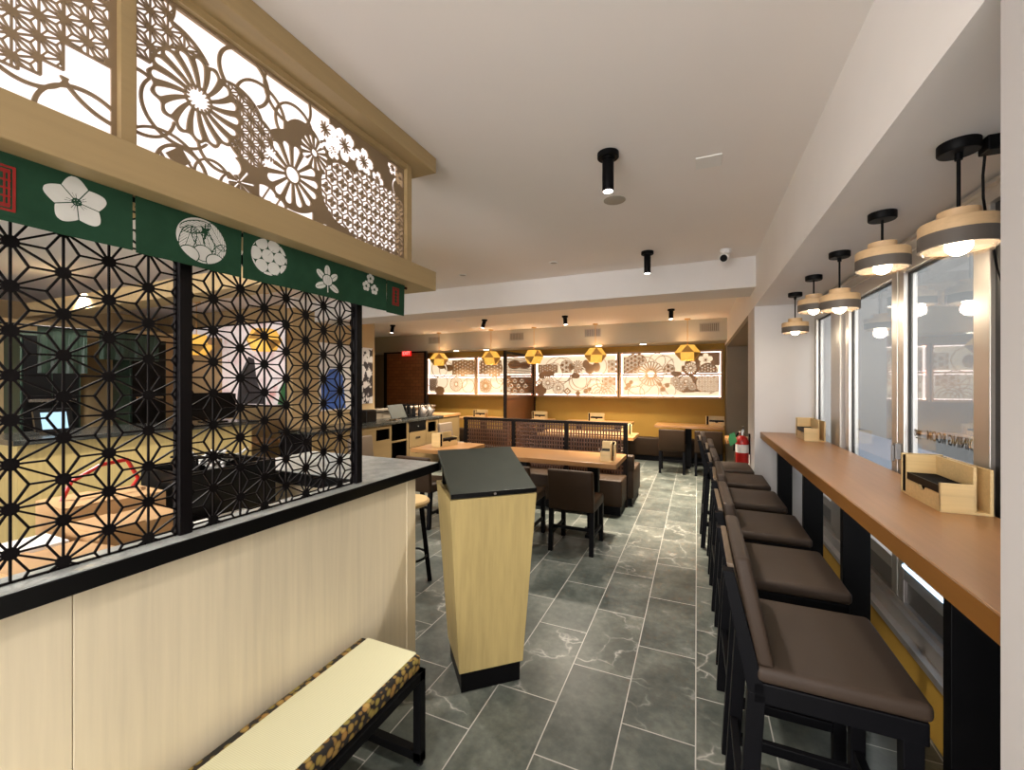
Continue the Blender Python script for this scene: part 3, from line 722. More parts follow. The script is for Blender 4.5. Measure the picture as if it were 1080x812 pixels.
# ================================================================ lectern
r=thing('lectern','tapered blond wood lectern with slanted dark lid standing in the aisle','lectern',(-1.033,1.983,0),R(42))
def sq(h,z): return [(-h,-h,z),(h,-h,z),(h,h,z),(-h,h,z)]
link('plinth',MB().hexa(sq(.150,0),sq(.152,.10)),'black_metal',r,world=False,bevel=.002)
body=MB(); b0,b1=.162,.216
z0,z1=.10,.955; t=.02
body.hexa([(-b0,-b0,z0),(b0,-b0,z0),(b0,-b0+t,z0),(-b0,-b0+t,z0)],[(-b1,-b1,z1),(b1,-b1,z1),(b1,-b1+t,z1),(-b1,-b1+t,z1)])
body.hexa([(-b0,b0-t,z0),(b0,b0-t,z0),(b0,b0,z0),(-b0,b0,z0)],[(-b1,b1-t,z1),(b1,b1-t,z1),(b1,b1,z1),(-b1,b1,z1)])
body.hexa([(-b0,-b0+t,z0),(-b0+t,-b0+t,z0),(-b0+t,b0-t,z0),(-b0,b0-t,z0)],[(-b1,-b1+t,z1),(-b1+t,-b1+t,z1),(-b1+t,b1-t,z1),(-b1,b1-t,z1)])
body.hexa([(b0-t,-b0+t,z0),(b0,-b0+t,z0),(b0,b0-t,z0),(b0-t,b0-t,z0)],[(b1-t,-b1+t,z1),(b1,-b1+t,z1),(b1,b1-t,z1),(b1-t,b1-t,z1)])
body.hexa([(-b0,-b0,z0),(b0,-b0,z0),(b0,b0,z0),(-b0,b0,z0)],[(-b0,-b0,z0+.02),(b0,-b0,z0+.02),(b0,b0,z0+.02),(-b0,b0,z0+.02)])
link('body',body,'ash_lectern',r,world=False,bevel=.0015)
zf,zb=.962,1.105
lid=MB().hexa([(-.212,-.214,zf),(.214,-.214,zf),(.214,.205,zb),(-.212,.205,zb)],[(-.212,-.218,zf+.02),(.214,-.218,zf+.02),(.214,.20,zb+.022),(-.212,.20,zb+.022)])
lo=link('lid',lid,'slate_top',r,world=False,bevel=.002)
link('lid_edge',MB().hexa([(-.213,-.219,zf-.002),(.215,-.219,zf-.002),(.215,-.213,zf-.002),(-.213,-.213,zf-.002)],[(-.213,-.2205,zf+.0205),(.215,-.2205,zf+.0205),(.215,-.213,zf+.0205),(-.213,-.213,zf+.0205)]),'black_gloss',r,world=False)
link('lock',MB().cyl((.0,-.219,zf+.009),(.0,-.2235,zf+.009),.0065,None,16),'steel',r,world=False)
link('lid_support',MB().box(-.19,.19,.17,.19,.94,1.08),'black_gloss',r,world=False)

# ================================================================ waiting bench
r=thing('waiting_bench','low bench with cream woven cushion against the host counter','bench',(-1.15,.9,0))
f=MB(); x0,x1,ye,yn=-1.295,-.985,1.395,-.25; w=.035
for y in (ye-w,yn):
    f.box(x0,x0+w,y,y+w,.012,.335).box(x1-w,x1,y,y+w,.012,.335).box(x0,x1,y,y+w,.02,.055)
f.box(x0,x0+w,yn,ye,.335,.37).box(x1-w,x1,yn,ye,.335,.37).box(x0,x1,ye-w,ye,.335,.37).box(x0,x1,yn,yn+w,.335,.37)
link('frame',f,'black_metal',r,bevel=.002)
link('seat_board',MB().box(x0+w,x1-w,yn+w,ye-w,.345,.362),'black_metal',r)
for (x,y) in ((x0+.017,ye-.017),(x1-.017,ye-.017),(x0+.017,yn+.017),(x1-.017,yn+.017)): link('foot',MB().cyl((x,y,0),(x,y,.022),.014,.010,12),'rubber',r)
c=link('cushion',MB().box(x0-.005,x1-.012,yn,ye-.012,.37,.428),'logprint',r,bevel=.012,seg=3,smooth=True)
tm=MB(); n=40
vs=[];fs=[]
xs=[x0+.03,x0+.1,(x0+x1)/2,x1-.1,x1-.032]
for i in range(n+1):
    y=yn+.002+(ye-.016-yn)*i/n
    for k,x in enumerate(xs): vs.append((x,y,.4295+.004*math.sin(k*PI/4)))
for i in range(n):
    for k in range(4): a=i*5+k; fs.append((a,a+1,a+6,a+5))
tm._add(vs,fs)
link('cushion_top',MB().box(x0+.028,x1-.034,yn+.002,ye-.0125,.420,.4315),'woven',r,bevel=.004)

# ================================================================ window bar
r=thing('window_bar','long brown wooden bar counter along the windows','bar counter',(.7,2.7,0))
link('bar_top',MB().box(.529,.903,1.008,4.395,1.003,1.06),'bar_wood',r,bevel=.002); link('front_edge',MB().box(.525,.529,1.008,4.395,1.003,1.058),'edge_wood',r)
for y in (1.47,2.35,3.11,4.01):
    l=link('leg',MB().box(.60,.70,y-.02,y+.02,.012,1.003).box(.58,.72,y-.05,y+.05,0,.012),'black_metal',r,bevel=.002)

# ---------------------------------------------------------------- bar stools
def stool():
    r=thing('bar_stool','brown upholstered bar stool at the window bar, nearest the camera','bar stool',(.33,1.53,0),0,'bar stools at the window bar')
    D=.19; W=.215; sz=.655
    sb=MB(); 
    link('seat',MB().box(-D+.005,D,-W,W,sz+.03,sz+.078),'leather_taupe',r,world=False,bevel=.018,seg=4,smooth=True)
    link('seat_frame',MB().box(-D,D-.01,-W+.004,W-.004,sz-.025,sz+.032),'black_wood',r,world=False,bevel=.004)
    for sy in (-1,1):
        y=sy*(W-.022)
        link('leg',MB().hexa([(D-.058,y-.018,0),(D-.02,y-.018,0),(D-.02,y+.018,0),(D-.058,y+.018,0)],[(D-.062,y-.018,sz-.02),(D-.02,y-.018,sz-.02),(D-.02,y+.018,sz-.02),(D-.062,y+.018,sz-.02)]),'black_wood',r,world=False,bevel=.002)
        leg=MB().hexa([(-D-.05,y-.018,0),(-D-.012,y-.018,0),(-D-.012,y+.018,0),(-D-.05,y+.018,0)],[(-D-.012,y-.018,sz),(-D+.032,y-.018,sz),(-D+.032,y+.018,sz),(-D-.012,y+.018,sz)])
        leg.hexa([(-D-.012,y-.018,sz),(-D+.032,y-.018,sz),(-D+.032,y+.018,sz),(-D-.012,y+.018,sz)],[(-D-.075,y-.018,.975),(-D-.045,y-.018,.975),(-D-.045,y+.018,.975),(-D-.075,y+.018,.975)])
        link('leg',leg,'black_wood',r,world=False,bevel=.002)
        link('stretcher',MB().box(-D-.02,D-.03,y-.011,y+.011,.20,.235),'black_wood',r,world=False,bevel=.002)
    link('footrest',MB().box(D-.052,D-.028,-W+.03,W-.03,.27,.305),'black_wood',r,world=False,bevel=.002)
    link('stretcher',MB().box(-D-.03,-D-.008,-W+.03,W-.03,.27,.305),'black_wood',r,world=False,bevel=.002)
    def slab(xa,xb,za,zb,th,yw):
        return MB().hexa([(xa,-yw,za),(xa+th,-yw,za),(xa+th,yw,za),(xa,yw,za)],[(xb,-yw,zb),(xb+th,-yw,zb),(xb+th,yw,zb),(xb,yw,zb)])
    link('back_cushion',slab(-D+.012,-D-.048,sz+.075,1.018,.042,W-.002),'leather_taupe',r,world=False,bevel=.013,seg=4,smooth=True)
    link('back_board',slab(-D-.008,-D-.062,sz+.11,.985,.018,W-.040),'stool_board',r,world=False,bevel=.003)
    return r
s0=stool()
ords=['second nearest the camera','third from the camera','fourth from the camera','fifth from the camera','farthest from the camera, beside the white pier']
for k,(y,dx,rz) in enumerate(((2.115,.0,.01),(2.70,.005,-.012),(3.28,-.005,.01),(3.86,-.012,0),(4.42,-.062,.015))):
    dup(s0,(.33+dx,y,0),rz,'brown upholstered bar stool at the window bar, '+ords[k])

# ---------------------------------------------------------------- condiment boxes
def cbox(label,loc,rz,group=None):
    r=thing('condiment_box',label,'condiment box',loc,rz,group)
    L,Dp,H=.30,.135,.158; t=.009    # length along y, drawer faces -x
    link('base',MB().box(-Dp/2,Dp/2,-L/2,L/2,0,.008),'box_wood',r,world=False)
    link('back_panel',MB().box(Dp/2-.045,Dp/2-.036,-L/2+.012,L/2-.041,.008,H).box(Dp/2-.009,Dp/2,-L/2,L/2,.008,H-.006),'box_wood',r,world=False,bevel=.001)
    link('end_panel',MB().box(-Dp/2,Dp/2-.009,L/2-.009,L/2,.008,H).box(-Dp/2,Dp/2-.045,L/2-.050,L/2-.041,.008,H),'box_wood',r,world=False,bevel=.001)
    link('slot',MB().box(-Dp/2+.003,Dp/2-.011,L/2-.041,L/2-.009,.008,H-.006),'void',r,world=False)
    fd=Field(-L/2,L/2-.050,.008,.062,.004,1.0)
    fd.F=fd.rect(-L/2+.001,L/2-.051,.009,.061)+.0006; fd.cut(np.minimum(fd.disk(-.02,.066,.026,.022),1.0))
    d=link('drawer_front',field_mesh(fd,lambda a,b,dd:(-Dp/2+.001+dd,a,b),.009),'box_wood',r,world=False)
    link('drawer_inside',MB().box(-Dp/2+.011,-Dp/2+.013,-L/2+.01,L/2-.052,.009,.060),'void',r,world=False)
    link('tray',MB().box(-Dp/2+.004,Dp/2-.047,-L/2+.010,L/2-.051,.062,.088),'void',r,world=False)
    link('tray_end',MB().box(-Dp/2,Dp/2-.046,-L/2,-L/2+.009,.008,.099).box(-Dp/2,-Dp/2+.004,-L/2,-L/2+.009,.0,.099),'box_wood',r,world=False,bevel=.001)
    link('tray_lip',MB().box(-Dp/2+.001,-Dp/2+.006,-L/2+.009,L/2-.051,.0625,.089),'dark_wood',r,world=False)
    return r
cb0=cbox('bamboo condiment box with drawer on the near end of the window bar',(.828,2.058,1.06),0)
CB=[((.815,3.98,1.06),0,'bamboo condiment box on the far end of the window bar')]
for loc,rz,l in CB: dup(cb0,loc,rz,l)

# ---------------------------------------------------------------- pendants over the bar
def pendant():
    r=thing('pendant_lamp','wood and grey drum pendant lamp over the bar, nearest the camera','pendant lamp',(.695,1.64,SOF),0,'drum pendant lamps over the window bar')
    link('canopy',MB().lathe([(.001,0),(.047,0),(.047,-.026),(.044,-.03),(.001,-.03)],32,(0,0,-.0005)),'black_metal',r,world=False,smooth=True)
    link('cord',MB().cyl((0,0,-.028),(0,0,-.05),.009,None,12).cyl((0,0,-.05),(0,0,-.200),.0045,None,10),'black_metal',r,world=False)
    link('wood_shade',MB().lathe([(.008,-.198),(.046,-.198),(.046,-.226),(.086,-.230),(.088,-.233),(.088,-.264),(.080,-.264),(.080,-.236),(.040,-.232),(.008,-.206)],40),'pend_wood',r,world=False,smooth=True)
    link('grey_band',MB().lathe([(.088,-.264),(.088,-.306),(.081,-.306),(.081,-.264)],40),'grey_band',r,world=False,smooth=True)
    link('glass_skirt',MB().lathe([(.079,-.300),(.074,-.318),(.0725,-.318),(.077,-.300)],40),'lamp_glass',r,world=False,smooth=True)
    link('socket',MB().cyl((0,0,-.206),(0,0,-.268),.015,None,14),'black_metal',r,world=False)
    link('bulb',MB().sphere((0,0,-.296),.030,16,12),'bulb',r,world=False,smooth=True)
    return r
p0=pendant()
PY=[1.64,2.19,2.755,3.295,3.86]
for k,y in enumerate(PY[1:]):
    q=dup(p0,(.695,y,SOF),0,'wood and grey drum pendant lamp over the bar, '+['second from the camera','third from the camera','fourth from the camera','farthest from the camera'][k])
    if k in (0,2):      # these two hang on shorter cords
        for ch in q.children:
            if ch.name.startswith('cord'): ch.scale.z=.6
            elif not ch.name.startswith('canopy'): ch.location.z+=.075
r=thing('junction_box','black junction box with loose cable beside the nearest pendant canopy','junction box',(.755,1.655,SOF))
link('housing',MB().box(.746,.825,1.615,1.665,SOF-.042,SOF),'black_metal',r,bevel=.004)
link('cable',MB().tube([(.76,1.66,SOF-.04),(.765,1.68,SOF-.09),(.775,1.70,SOF-.15),(.80,1.74,SOF-.20),(.84,1.80,SOF-.25),(.885,1.87,SOF-.33),(.925,1.93,SOF-.36)],.0035),'black_metal',r)
link('conduit',MB().tube([(.72,1.70,SOF-.006),(.80,1.72,SOF-.006),(.90,1.72,SOF-.006)],.005),'white_plastic',r)

# ---------------------------------------------------------------- ceiling fittings
def cylspot(label,x,y,tilt=(0,0),ln=.165,small=False,group=None):
    r=thing('ceiling_spotlight',label,'spotlight',(x,y,CEIL),0,group)
    link('mounting_plate',MB().lathe([(.001,0),(.052,0),(.052,-.022),(.048,-.026),(.001,-.026)],32,(0,0,-.0005)),'black_metal',r,world=False,smooth=True)
    d=Vector((math.sin(tilt[0]),math.sin(tilt[1]),-1)).normalized(); a=Vector((0,0,-.022)); b=a+d*ln
    k=.028 if not small else .033
    link('barrel',MB().cyl(a,b,k,k,24).cyl((0,0,-.02),(0,0,-.034),.034,.034,20),'black_metal',r,world=False,bevel=.002,smooth=True)
    link('lens',MB().cyl(b-d*.003,b+d*.0012,k*.84,None,20),'spot_lens',r,world=False)
    return r,Vector((x,y,CEIL))+b,d
SPOTS=[cylspot('black cylinder ceiling spotlight nearest the camera',-.40,2.09,group='black ceiling spotlights'),
       cylspot('black cylinder ceiling spotlight just before the white header beam',-.39,3.79,group='black ceiling spotlights')]
# further fittings of the same kind outside the frame
SP2=[]
for (u,x,y,tx,ty,l) in ((0,-.36,6.88,.0,-.06,'small black ceiling spotlight right of the lantern row, beyond the header beam'),
     (1,-2.03,6.85,.12,-.1,'small black ceiling spotlight in the middle of the rear ceiling'),
     (2,-3.46,6.68,-.28,-.1,'small tilted black ceiling spotlight left of the middle of the rear ceiling'),
     (3,-5.43,6.6,-.12,-.1,'small black ceiling spotlight at the far left above the sideboard')):
    SP2.append(cylspot(l,x,y,(tx,ty),.13,True,'black ceiling spotlights'))
r=thing('ceiling_speaker','round grey ceiling speaker behind the nearest spotlight','speaker',(-.465,2.64,CEIL))
link('grille',MB().lathe([(.001,0),(.066,0),(.066,-.003),(.060,-.005),(.001,-.004)],32,(0,0,-.0003)),'grey_vent',r,world=False,smooth=True)
tag(link('access_panel',MB().box(-.005,.115,2.31,2.43,CEIL-.006,CEIL),'white_plastic',bevel=.002),'small square white access panel in the ceiling near the beam','ceiling panel')
r=thing('security_camera','white security camera with black lens below the ceiling beside the header beam','camera',(.225,4.0,CEIL))
link('bracket',MB().lathe([(.001,0),(.045,0),(.043,-.03),(.03,-.04),(.001,-.04)],24,(0,0,0)),'white_plastic',r,world=False,smooth=True)
link('housing',MB().cyl((0,.02,-.05),(-.02,-.055,-.085),.036,.036,24),'white_plastic',r,world=False,bevel=.004,smooth=True)
link('lens',MB().cyl((-.02,-.055,-.085),(-.022,-.061,-.088),.030,.026,20),'black_gloss',r,world=False)
for (x,y,l) in ((-1.23,3.78,'small recessed ceiling downlight left of the second spotlight'),(-2.24,3.83,'small recessed ceiling downlight beside the overhead light box')):
    r=thing('recessed_downlight',l,'downlight',(x,y,CEIL),0,'recessed downlights in the front ceiling')
    link('trim_ring',MB().lathe([(.03,0),(.042,0),(.042,-.006),(.03,-.006)],24,(0,0,-.0003)),'white_plastic',r,world=False)
    link('baffle',MB().cyl((0,0,-.0005),(0,0,-.004),.03,None,20),'grey_vent',r,world=False)
for (x,y,l) in ((-3.92,6.6,'flat round detector on the rear ceiling'),):
    tag(link('smoke_detector',MB().lathe([(.001,0),(.07,0),(.07,-.012),(.05,-.022),(.001,-.022)],24,(x,y,CEIL-.0005)),'white_plastic',smooth=True),'flat pale round smoke detector on the rear ceiling','smoke detector')
# ================================================================ dining room furniture
def table(label,x0,x1,y0,y1,group,axis='X',ped=1):
    r=thing('dining_table',label,'table',((x0+x1)/2,(y0+y1)/2,0),0,group)
    link('tabletop',MB().box(x0,x1,y0,y1,.705,.75),'table_wood',r,bevel=.003)
    cx,cy=(x0+x1)/2,(y0+y1)/2
    xs=[cx] if ped==1 else [x0+.28,x1-.28]
    for x in xs:
        link('pedestal',MB().box(x-.055,x+.055,cy-.045,cy+.045,.02,.705).box(x-.035,x+.035,cy-.22,cy+.22,0,.03).box(x-.09,x+.09,cy-.03,cy+.03,0,.025),'black_metal',r,bevel=.003)
    return r
table('long wooden dining table directly behind the lectern, condiment box on its right end',-2.0,-.68,3.94,4.56,'dining tables',ped=2)
table('small square dining table left of the lectern, before the lattice divider',-3.02,-2.40,3.98,4.64,'dining tables')
table('wooden dining table just beyond the lattice divider, its right end showing',-2.2,-.80,5.98,6.58,'dining tables',ped=2)
table('dining table at the back wall nearest the right corner with two chairs',-.70,.42,7.96,8.50,'dining tables')
table('dining table at the back wall under the middle lit panel',-2.42,-1.12,7.96,8.50,'dining tables',ped=2)
table('dining table at the back wall just right of the tall partition',-3.18,-2.72,7.96,8.50,'dining tables')
table('dining table at the back wall left of the tall partition',-4.85,-3.75,7.96,8.50,'dining tables')
table('small dining table far left below the pink mural, seen through the lattice',-5.75,-5.10,3.35,3.95,'dining tables')
table('pale topped table in the right rear alcove behind the fire extinguisher',.36,.90,6.2,6.75,'dining tables')

def chair(label,mat,loc,rz,top=.735):
    r=thing('dining_chair',label,'chair',loc,rz,'dining chairs')
    W=.205
    link('seat',MB().box(-W,W,-.19,.22,.36,.455),mat,r,world=False,bevel=.02,seg=3,smooth=True)
    link('backrest',MB().hexa([(-W,-.215,.37),(W,-.215,.37),(W,-.155,.37),(-W,-.155,.37)],[(-W,-.262,top),(W,-.262,top),(W,-.202,top),(-W,-.202,top)]),mat,r,world=False,bevel=.018,seg=3,smooth=True)
    for sx in (-1,1):
        link('leg',MB().box(sx*(W-.02)-.019,sx*(W-.02)+.019,.17,.208,0,.365),'black_wood',r,world=False,bevel=.002)
        link('leg',MB().hexa([(sx*(W-.02)-.019,-.235,0),(sx*(W-.02)+.019,-.235,0),(sx*(W-.02)+.019,-.195,0),(sx*(W-.02)-.019,-.195,0)],[(sx*(W-.02)-.019,-.205,.385),(sx*(W-.02)+.019,-.205,.385),(sx*(W-.02)+.019,-.165,.385),(sx*(W-.02)-.019,-.165,.385)]),'black_wood',r,world=False,bevel=.002)
        link('stretcher',MB().box(sx*(W-.02)-.010,sx*(W-.02)+.010,-.20,.18,.14,.165),'black_wood',r,world=False)
    link('stretcher',MB().box(-W+.03,W-.03,-.19,-.172,.20,.225),'black_wood',r,world=False)
    return r
c0=chair('brown leather dining chair with its back to the aisle, right of the lectern','leather',(-1.02,3.83,0),0)
for loc,rz,l in (((-1.60,3.82,0),0,'brown leather dining chair half hidden right behind the lectern'),
    ((-2.70,3.83,0),0,'brown leather dining chair at the small table, between host counter and lectern'),
    ((-.38,7.66,0),0,'dark brown dining chair at the back wall table, left one of the pair'),
    ((.17,7.64,0),0,'dark brown dining chair at the back wall table, right one of the pair'),
    ((.62,5.95,0),.0,'brown dining chair in the right rear alcove beside the fire extinguisher'),
    ((-1.25,6.86,0),PI,'brown dining chair at the far side of the table beyond the divider')):
    dup(c0,loc,rz,l)
g0=chair('grey taupe dining chair in front of the sideboard at its near end','grey_leather',(-3.80,4.25,0),-PI/2,.80)
dup(g0,(-3.85,6.35,0),-PI/2,'grey taupe dining chair in front of the sideboard at its far end')

def bench(name,label,x0,x1,y0,y1,h,back=None):
    r=thing(name,label,'bench',((x0+x1)/2,(y0+y1)/2,0),0,'banquette benches')
    link('base',MB().box(x0+.02,x1-.02,y0+.03,y1-.002,0,.10),'black_wood',r)
    link('seat',MB().box(x0,x1,y0,y1-.002,.10,h),'leather',r,bevel=.018,seg=3,smooth=True)
    if back: link('backrest',MB().box(x0,x1,back[0],back[1],h-.02,back[2]),'leather',r,bevel=.02,seg=3,smooth=True)
bench('banquette_bench','brown leather block bench behind the long table, against the lattice divider',-3.1,-.77,4.82,5.195,.40)
bench('banquette_bench','brown leather bench on the far side of the lattice divider',-3.1,-.70,5.25,5.90,.44,(5.25,5.36,.62))
bench('banquette_bench','dark brown banquette along the gold back wall right of the partition',-3.2,.42,8.54,8.79,.44)
bench('banquette_bench','dark brown banquette along the gold back wall left of the partition',-5.2,-3.42,8.54,8.79,.44)

# low lattice divider
r=thing('lattice_divider','low dark framed divider with fine brown grid behind the tables','divider',(-1.9,5.22,0))
XP=(-3.0,-2.263,-1.527,-.79)
for x in XP: link('post',MB().box(x-.025,x+.025,5.20,5.245,0,.985),'dark_wood',r,bevel=.002)
link('top_rail',MB().box(-3.03,-.762,5.192,5.253,.985,1.02),'dark_wood',r,bevel=.003)
for a,b in zip(XP[:-1],XP[1:]):
    mb=MB(); a+=.025; b-=.025
    n=20
    for i in range(1,n): x=a+(b-a)*i/n; mb.box(x-.0085,x+.0085,5.215,5.228,.12,.985)
    for i in range(17): z=.12+.845*i/16.0; mb.box(a,b,5.2165,5.2265,z-.0075,z+.0075)
    raw('grid_panel',mb,'brown_wood',r)
link('bottom_rail',MB().box(-3.0,-.79,5.205,5.24,.06,.12),'dark_wood',r)

# tall partition at the back wall
r=thing('tall_partition','tall dark framed partition with brown grid standing out from the back wall','partition',(-3.3,8.0,0))
for y in (7.18,8.72): link('post',MB().box(-3.325,-3.275,y,y+.06,0,2.11),'dark_wood',r,bevel=.002)
link('top_rail',MB().box(-3.322,-3.278,7.24,8.72,2.06,2.105),'dark_wood',r)
link('mid_rail',MB().box(-3.322,-3.278,7.24,8.72,1.20,1.24),'brown_wood',r)
link('lower_panel',MB().box(-3.312,-3.288,7.24,8.72,.0,1.20),'brown_wood',r)
mb=MB()
for i in range(1,26): y=7.24+1.48*i/26; mb.box(-3.305,-3.297,y-.004,y+.004,1.24,2.06)
for i in range(1,16): z=1.24+.82*i/16; mb.box(-3.304,-3.298,7.24,8.72,z-.004,z+.004)
raw('grid_panel',mb,'brown_wood',r)

# woven door panel, far left
r=thing('woven_screen_panel','tall reddish brown woven panel with dark frame at the far left','screen',(-6.3,8.1,0))
link('panel',MB().box(-6.82,-5.74,8.08,8.11,.05,2.20),'blind',r)
link('frame',MB().box(-6.90,-6.82,8.06,8.13,0,2.235).box(-5.74,-5.69,8.06,8.13,0,2.235).box(-6.82,-5.74,8.06,8.13,0,.05).box(-6.82,-5.74,8.06,8.13,2.20,2.235),'dark_wood',r,bevel=.002)
r=thing('exit_sign','small red illuminated exit sign hanging above the woven panel','sign',(-6.2,8.03,2.13))
link('housing',MB().box(-6.33,-6.07,8.015,8.04,2.13,2.25),'exit_red',r,bevel=.004)
t=text_mesh('EXIT',.105,.001,.003); t.v=[(-6.2+x*1.0,8.0135-z,2.192+y) for x,y,z in t.v]
link('letters',t,'white_letter',r)

# lit panels on the back wall
def far_panel(label,x0,x1,seed,decor):
    z0,z1=1.235,2.095; zm=1.665
    r=thing('lit_wall_panel',label,'light panel',((x0+x1)/2,8.72,z0),0,'backlit fretwork panels on the back wall')
    y=8.715
    link('frame',MB().box(x0-.03,x1+.03,y-.02,8.798,z1,z1+.03).box(x0-.03,x1+.03,y-.02,8.798,z0-.03,z0).box(x0-.03,x0,y-.02,8.798,z0,z1).box(x1,x1+.03,y-.02,8.798,z0,z1),'far_fret',r)
    link('mid_rail',MB().box(x0,x1,y-.005,8.79,zm-.014,zm+.014),'far_fret',r)
    link('diffuser',MB().box(x0,x1,8.775,8.785,z0,z1),'far_diffuser',r)
    e=MB()
    for a,b in ((z0,zm-.014),(zm+.014,z1)):
        e.box(x0,x1,8.760,8.772,a,a+.022).box(x0,x1,8.760,8.772,b-.022,b).box(x0,x0+.028,8.760,8.772,a,b).box(x1-.028,x1,8.760,8.772,a,b)
    link('led_edge',e,'led_edge',r)
    F=Field(x0,x1,z0,z1,.0075); decor(F,x0,z0)
    F.add(np.minimum(.006-F.rect(x0,x1,z0,z1),1))
    raw('fretwork',field_mesh(F,lambda a,b,d:(a,y+.006-d,b),.006),'far_fret',r)
def daisy(F,x,z,r,n=16,solid=True):
    if solid: F.add(F.disk(x,z,r*1.02))
    F.cut(F.petals(x,z,r*.34,r*.86,n,r*.028,r*.10)); F.cut(F.disk(x,z,r*.22))
def outline_daisy(F,x,z,r,n=16):
    F.cut(F.disk(x,z,r*1.06)); F.add(np.minimum(F.disk(x,z,r),.0) if False else F.ring(x,z,r*.3,.012))
    p=F.petals(x,z,r*.38,r*.9,n,r*.03,r*.12); F.add(.007-np.abs(p))
def cloud(F,pts,w=.012):
    for x,z,r in pts: F.add(F.ring(x,z,r,w))
def in_region(F,reg,pat,edge=.011): F.cut(reg); F.add(np.minimum(reg,pat)); F.add(edge/2-np.abs(reg))
def d1(F,x,z):
    cloud(F,[(x+.35,z+.62,.22),(x+.55,z+.58,.2),(x+.42,z+.3,.16),(x+.15,z+.3,.14),(x+1.15,z+.2,.16),(x+.95,z+.32,.17)])
    F.add(np.maximum(F.disk(x+.42,z+.70,.13,.09),F.disk(x+.62,z+.63,.12,.08))); F.cut(F.ring(x+.4,z+.6,.15,.03))
    reg=np.maximum(F.rect(x+.72,x+1.32,z+.46,z+.80),F.disk(x+1.0,z+.62,.2)); in_region(F,reg,F.scales(.075,.03,x+.7,z+.4))
    reg=F.rect(x+.05,x+.25,z+.08,z+.38); F.add(np.minimum(reg,F.scales(.05,.016,x,z)))
    daisy(F,x+.82,z+.24,.17,22); F.add(F.disk(x+.36,z+.08,.13,.11)); 
def d2(F,x,z):
    reg=np.maximum(F.rect(x+.05,x+.62,z+.47,z+.78),F.disk(x+.45,z+.6,.2)); in_region(F,reg,F.scales(.075,.024,x,z+.4))
    outline_daisy(F,x+.22,z+.2,.15,18); cloud(F,[(x+.5,z+.3,.15),(x+.62,z+.36,.12),(x+.1,z+.4,.12)])
    F.add(np.maximum(F.disk(x+.78,z+.30,.13),F.disk(x+.95,z+.68,.15,.1)))
    F.add(F.disk(x+1.2,z+.66,.13,.08)); F.add(np.minimum(F.rect(x+.85,x+1.36,z+.05,z+.40),1))
    for i in range(4):
        for j in range(3):
            a,b=x+.62+i*.17+(j%2)*.085,z+.09+j*.11; q=.062-(np.abs(F.U-a)+np.abs(F.V-b)); F.cut(q*.7); F.add((.026-(np.abs(F.U-a)+np.abs(F.V-b)))*.7)
def d3(F,x,z):
    cloud(F,[(x+.5,z+.52,.30),(x+.42,z+.5,.2),(x+.62,z+.55,.26),(x+1.35,z+.62,.20),(x+1.5,z+.3,.16),(x+1.02,z+.36,.2),(x+.95,z+.3,.19),(x+1.3,z+.2,.15)],.011)
    reg=np.maximum(F.rect(x+.06,x+.5,z+.5,z+.66),F.disk(x+.3,z+.55,.16,.12)); in_region(F,reg,F.scales(.055,.016,x,z+.44))
    reg=np.maximum(F.disk(x+.70,z+.62,.13),F.rect(x+.6,x+.78,z+.5,z+.72)); in_region(F,reg,F.asanoha(.10,.009,x+.7,z+.6,.016))
    F.add(np.maximum.reduce([F.disk(x+.30,z+.47,.13,.06),F.disk(x+.14,z+.43,.07),F.disk(x+.9,z+.42,.10,.06),F.disk(x+.8,z+.60,.06),F.disk(x+1.2,z+.56,.09,.11),F.disk(x+1.34,z+.6,.08,.10),F.disk(x+1.12,z+.66,.07,.09)]))
    daisy(F,x+.28,z+.27,.14,18); daisy(F,x+.52,z+.16,.13,20); F.add(np.minimum(F.disk(x+.12,z+.12,.13),-F.disk(x+.28,z+.27,.13)))
    daisy(F,x+.95,z+.62,.13,14,False); F.add(np.minimum(F.petals(x+.95,z+.62,.02,.12,14,.003,.014),1)); 
    for a,b in ((x+.08,z+.28),(x+.72,z+.09)): F.add((.085-(np.abs(F.U-a)+np.abs(F.V-b)))*.7); F.cut((.05-(np.abs(F.U-a)+np.abs(F.V-b)))*.7); F.add(F.disk(a,b,.015))
    reg=F.rect(x+1.45,x+1.74,z+.22,z+.40); F.add(np.minimum(reg,F.asanoha(.10,.009,x+1.45,z+.2,.016)))
    for k in (.1,.16,.22): F.add(np.minimum(F.ring(x+1.4,z+.03,k,.012),F.V-z-.03)); F.add(np.minimum(F.ring(x+1.58,z+.03,k*.8,.012),F.V-z-.03))
    F.add(np.maximum.reduce([F.disk(x+1.12,z+.10,.05),F.disk(x+1.2,z+.14,.04),F.disk(x+.95,z+.05,.05)])); 
    reg=F.rect(x+1.58,x+1.76,z+.48,z+.74); F.add(np.minimum(reg,F.asanoha(.10,.009,x+1.58,z+.5,.016)))
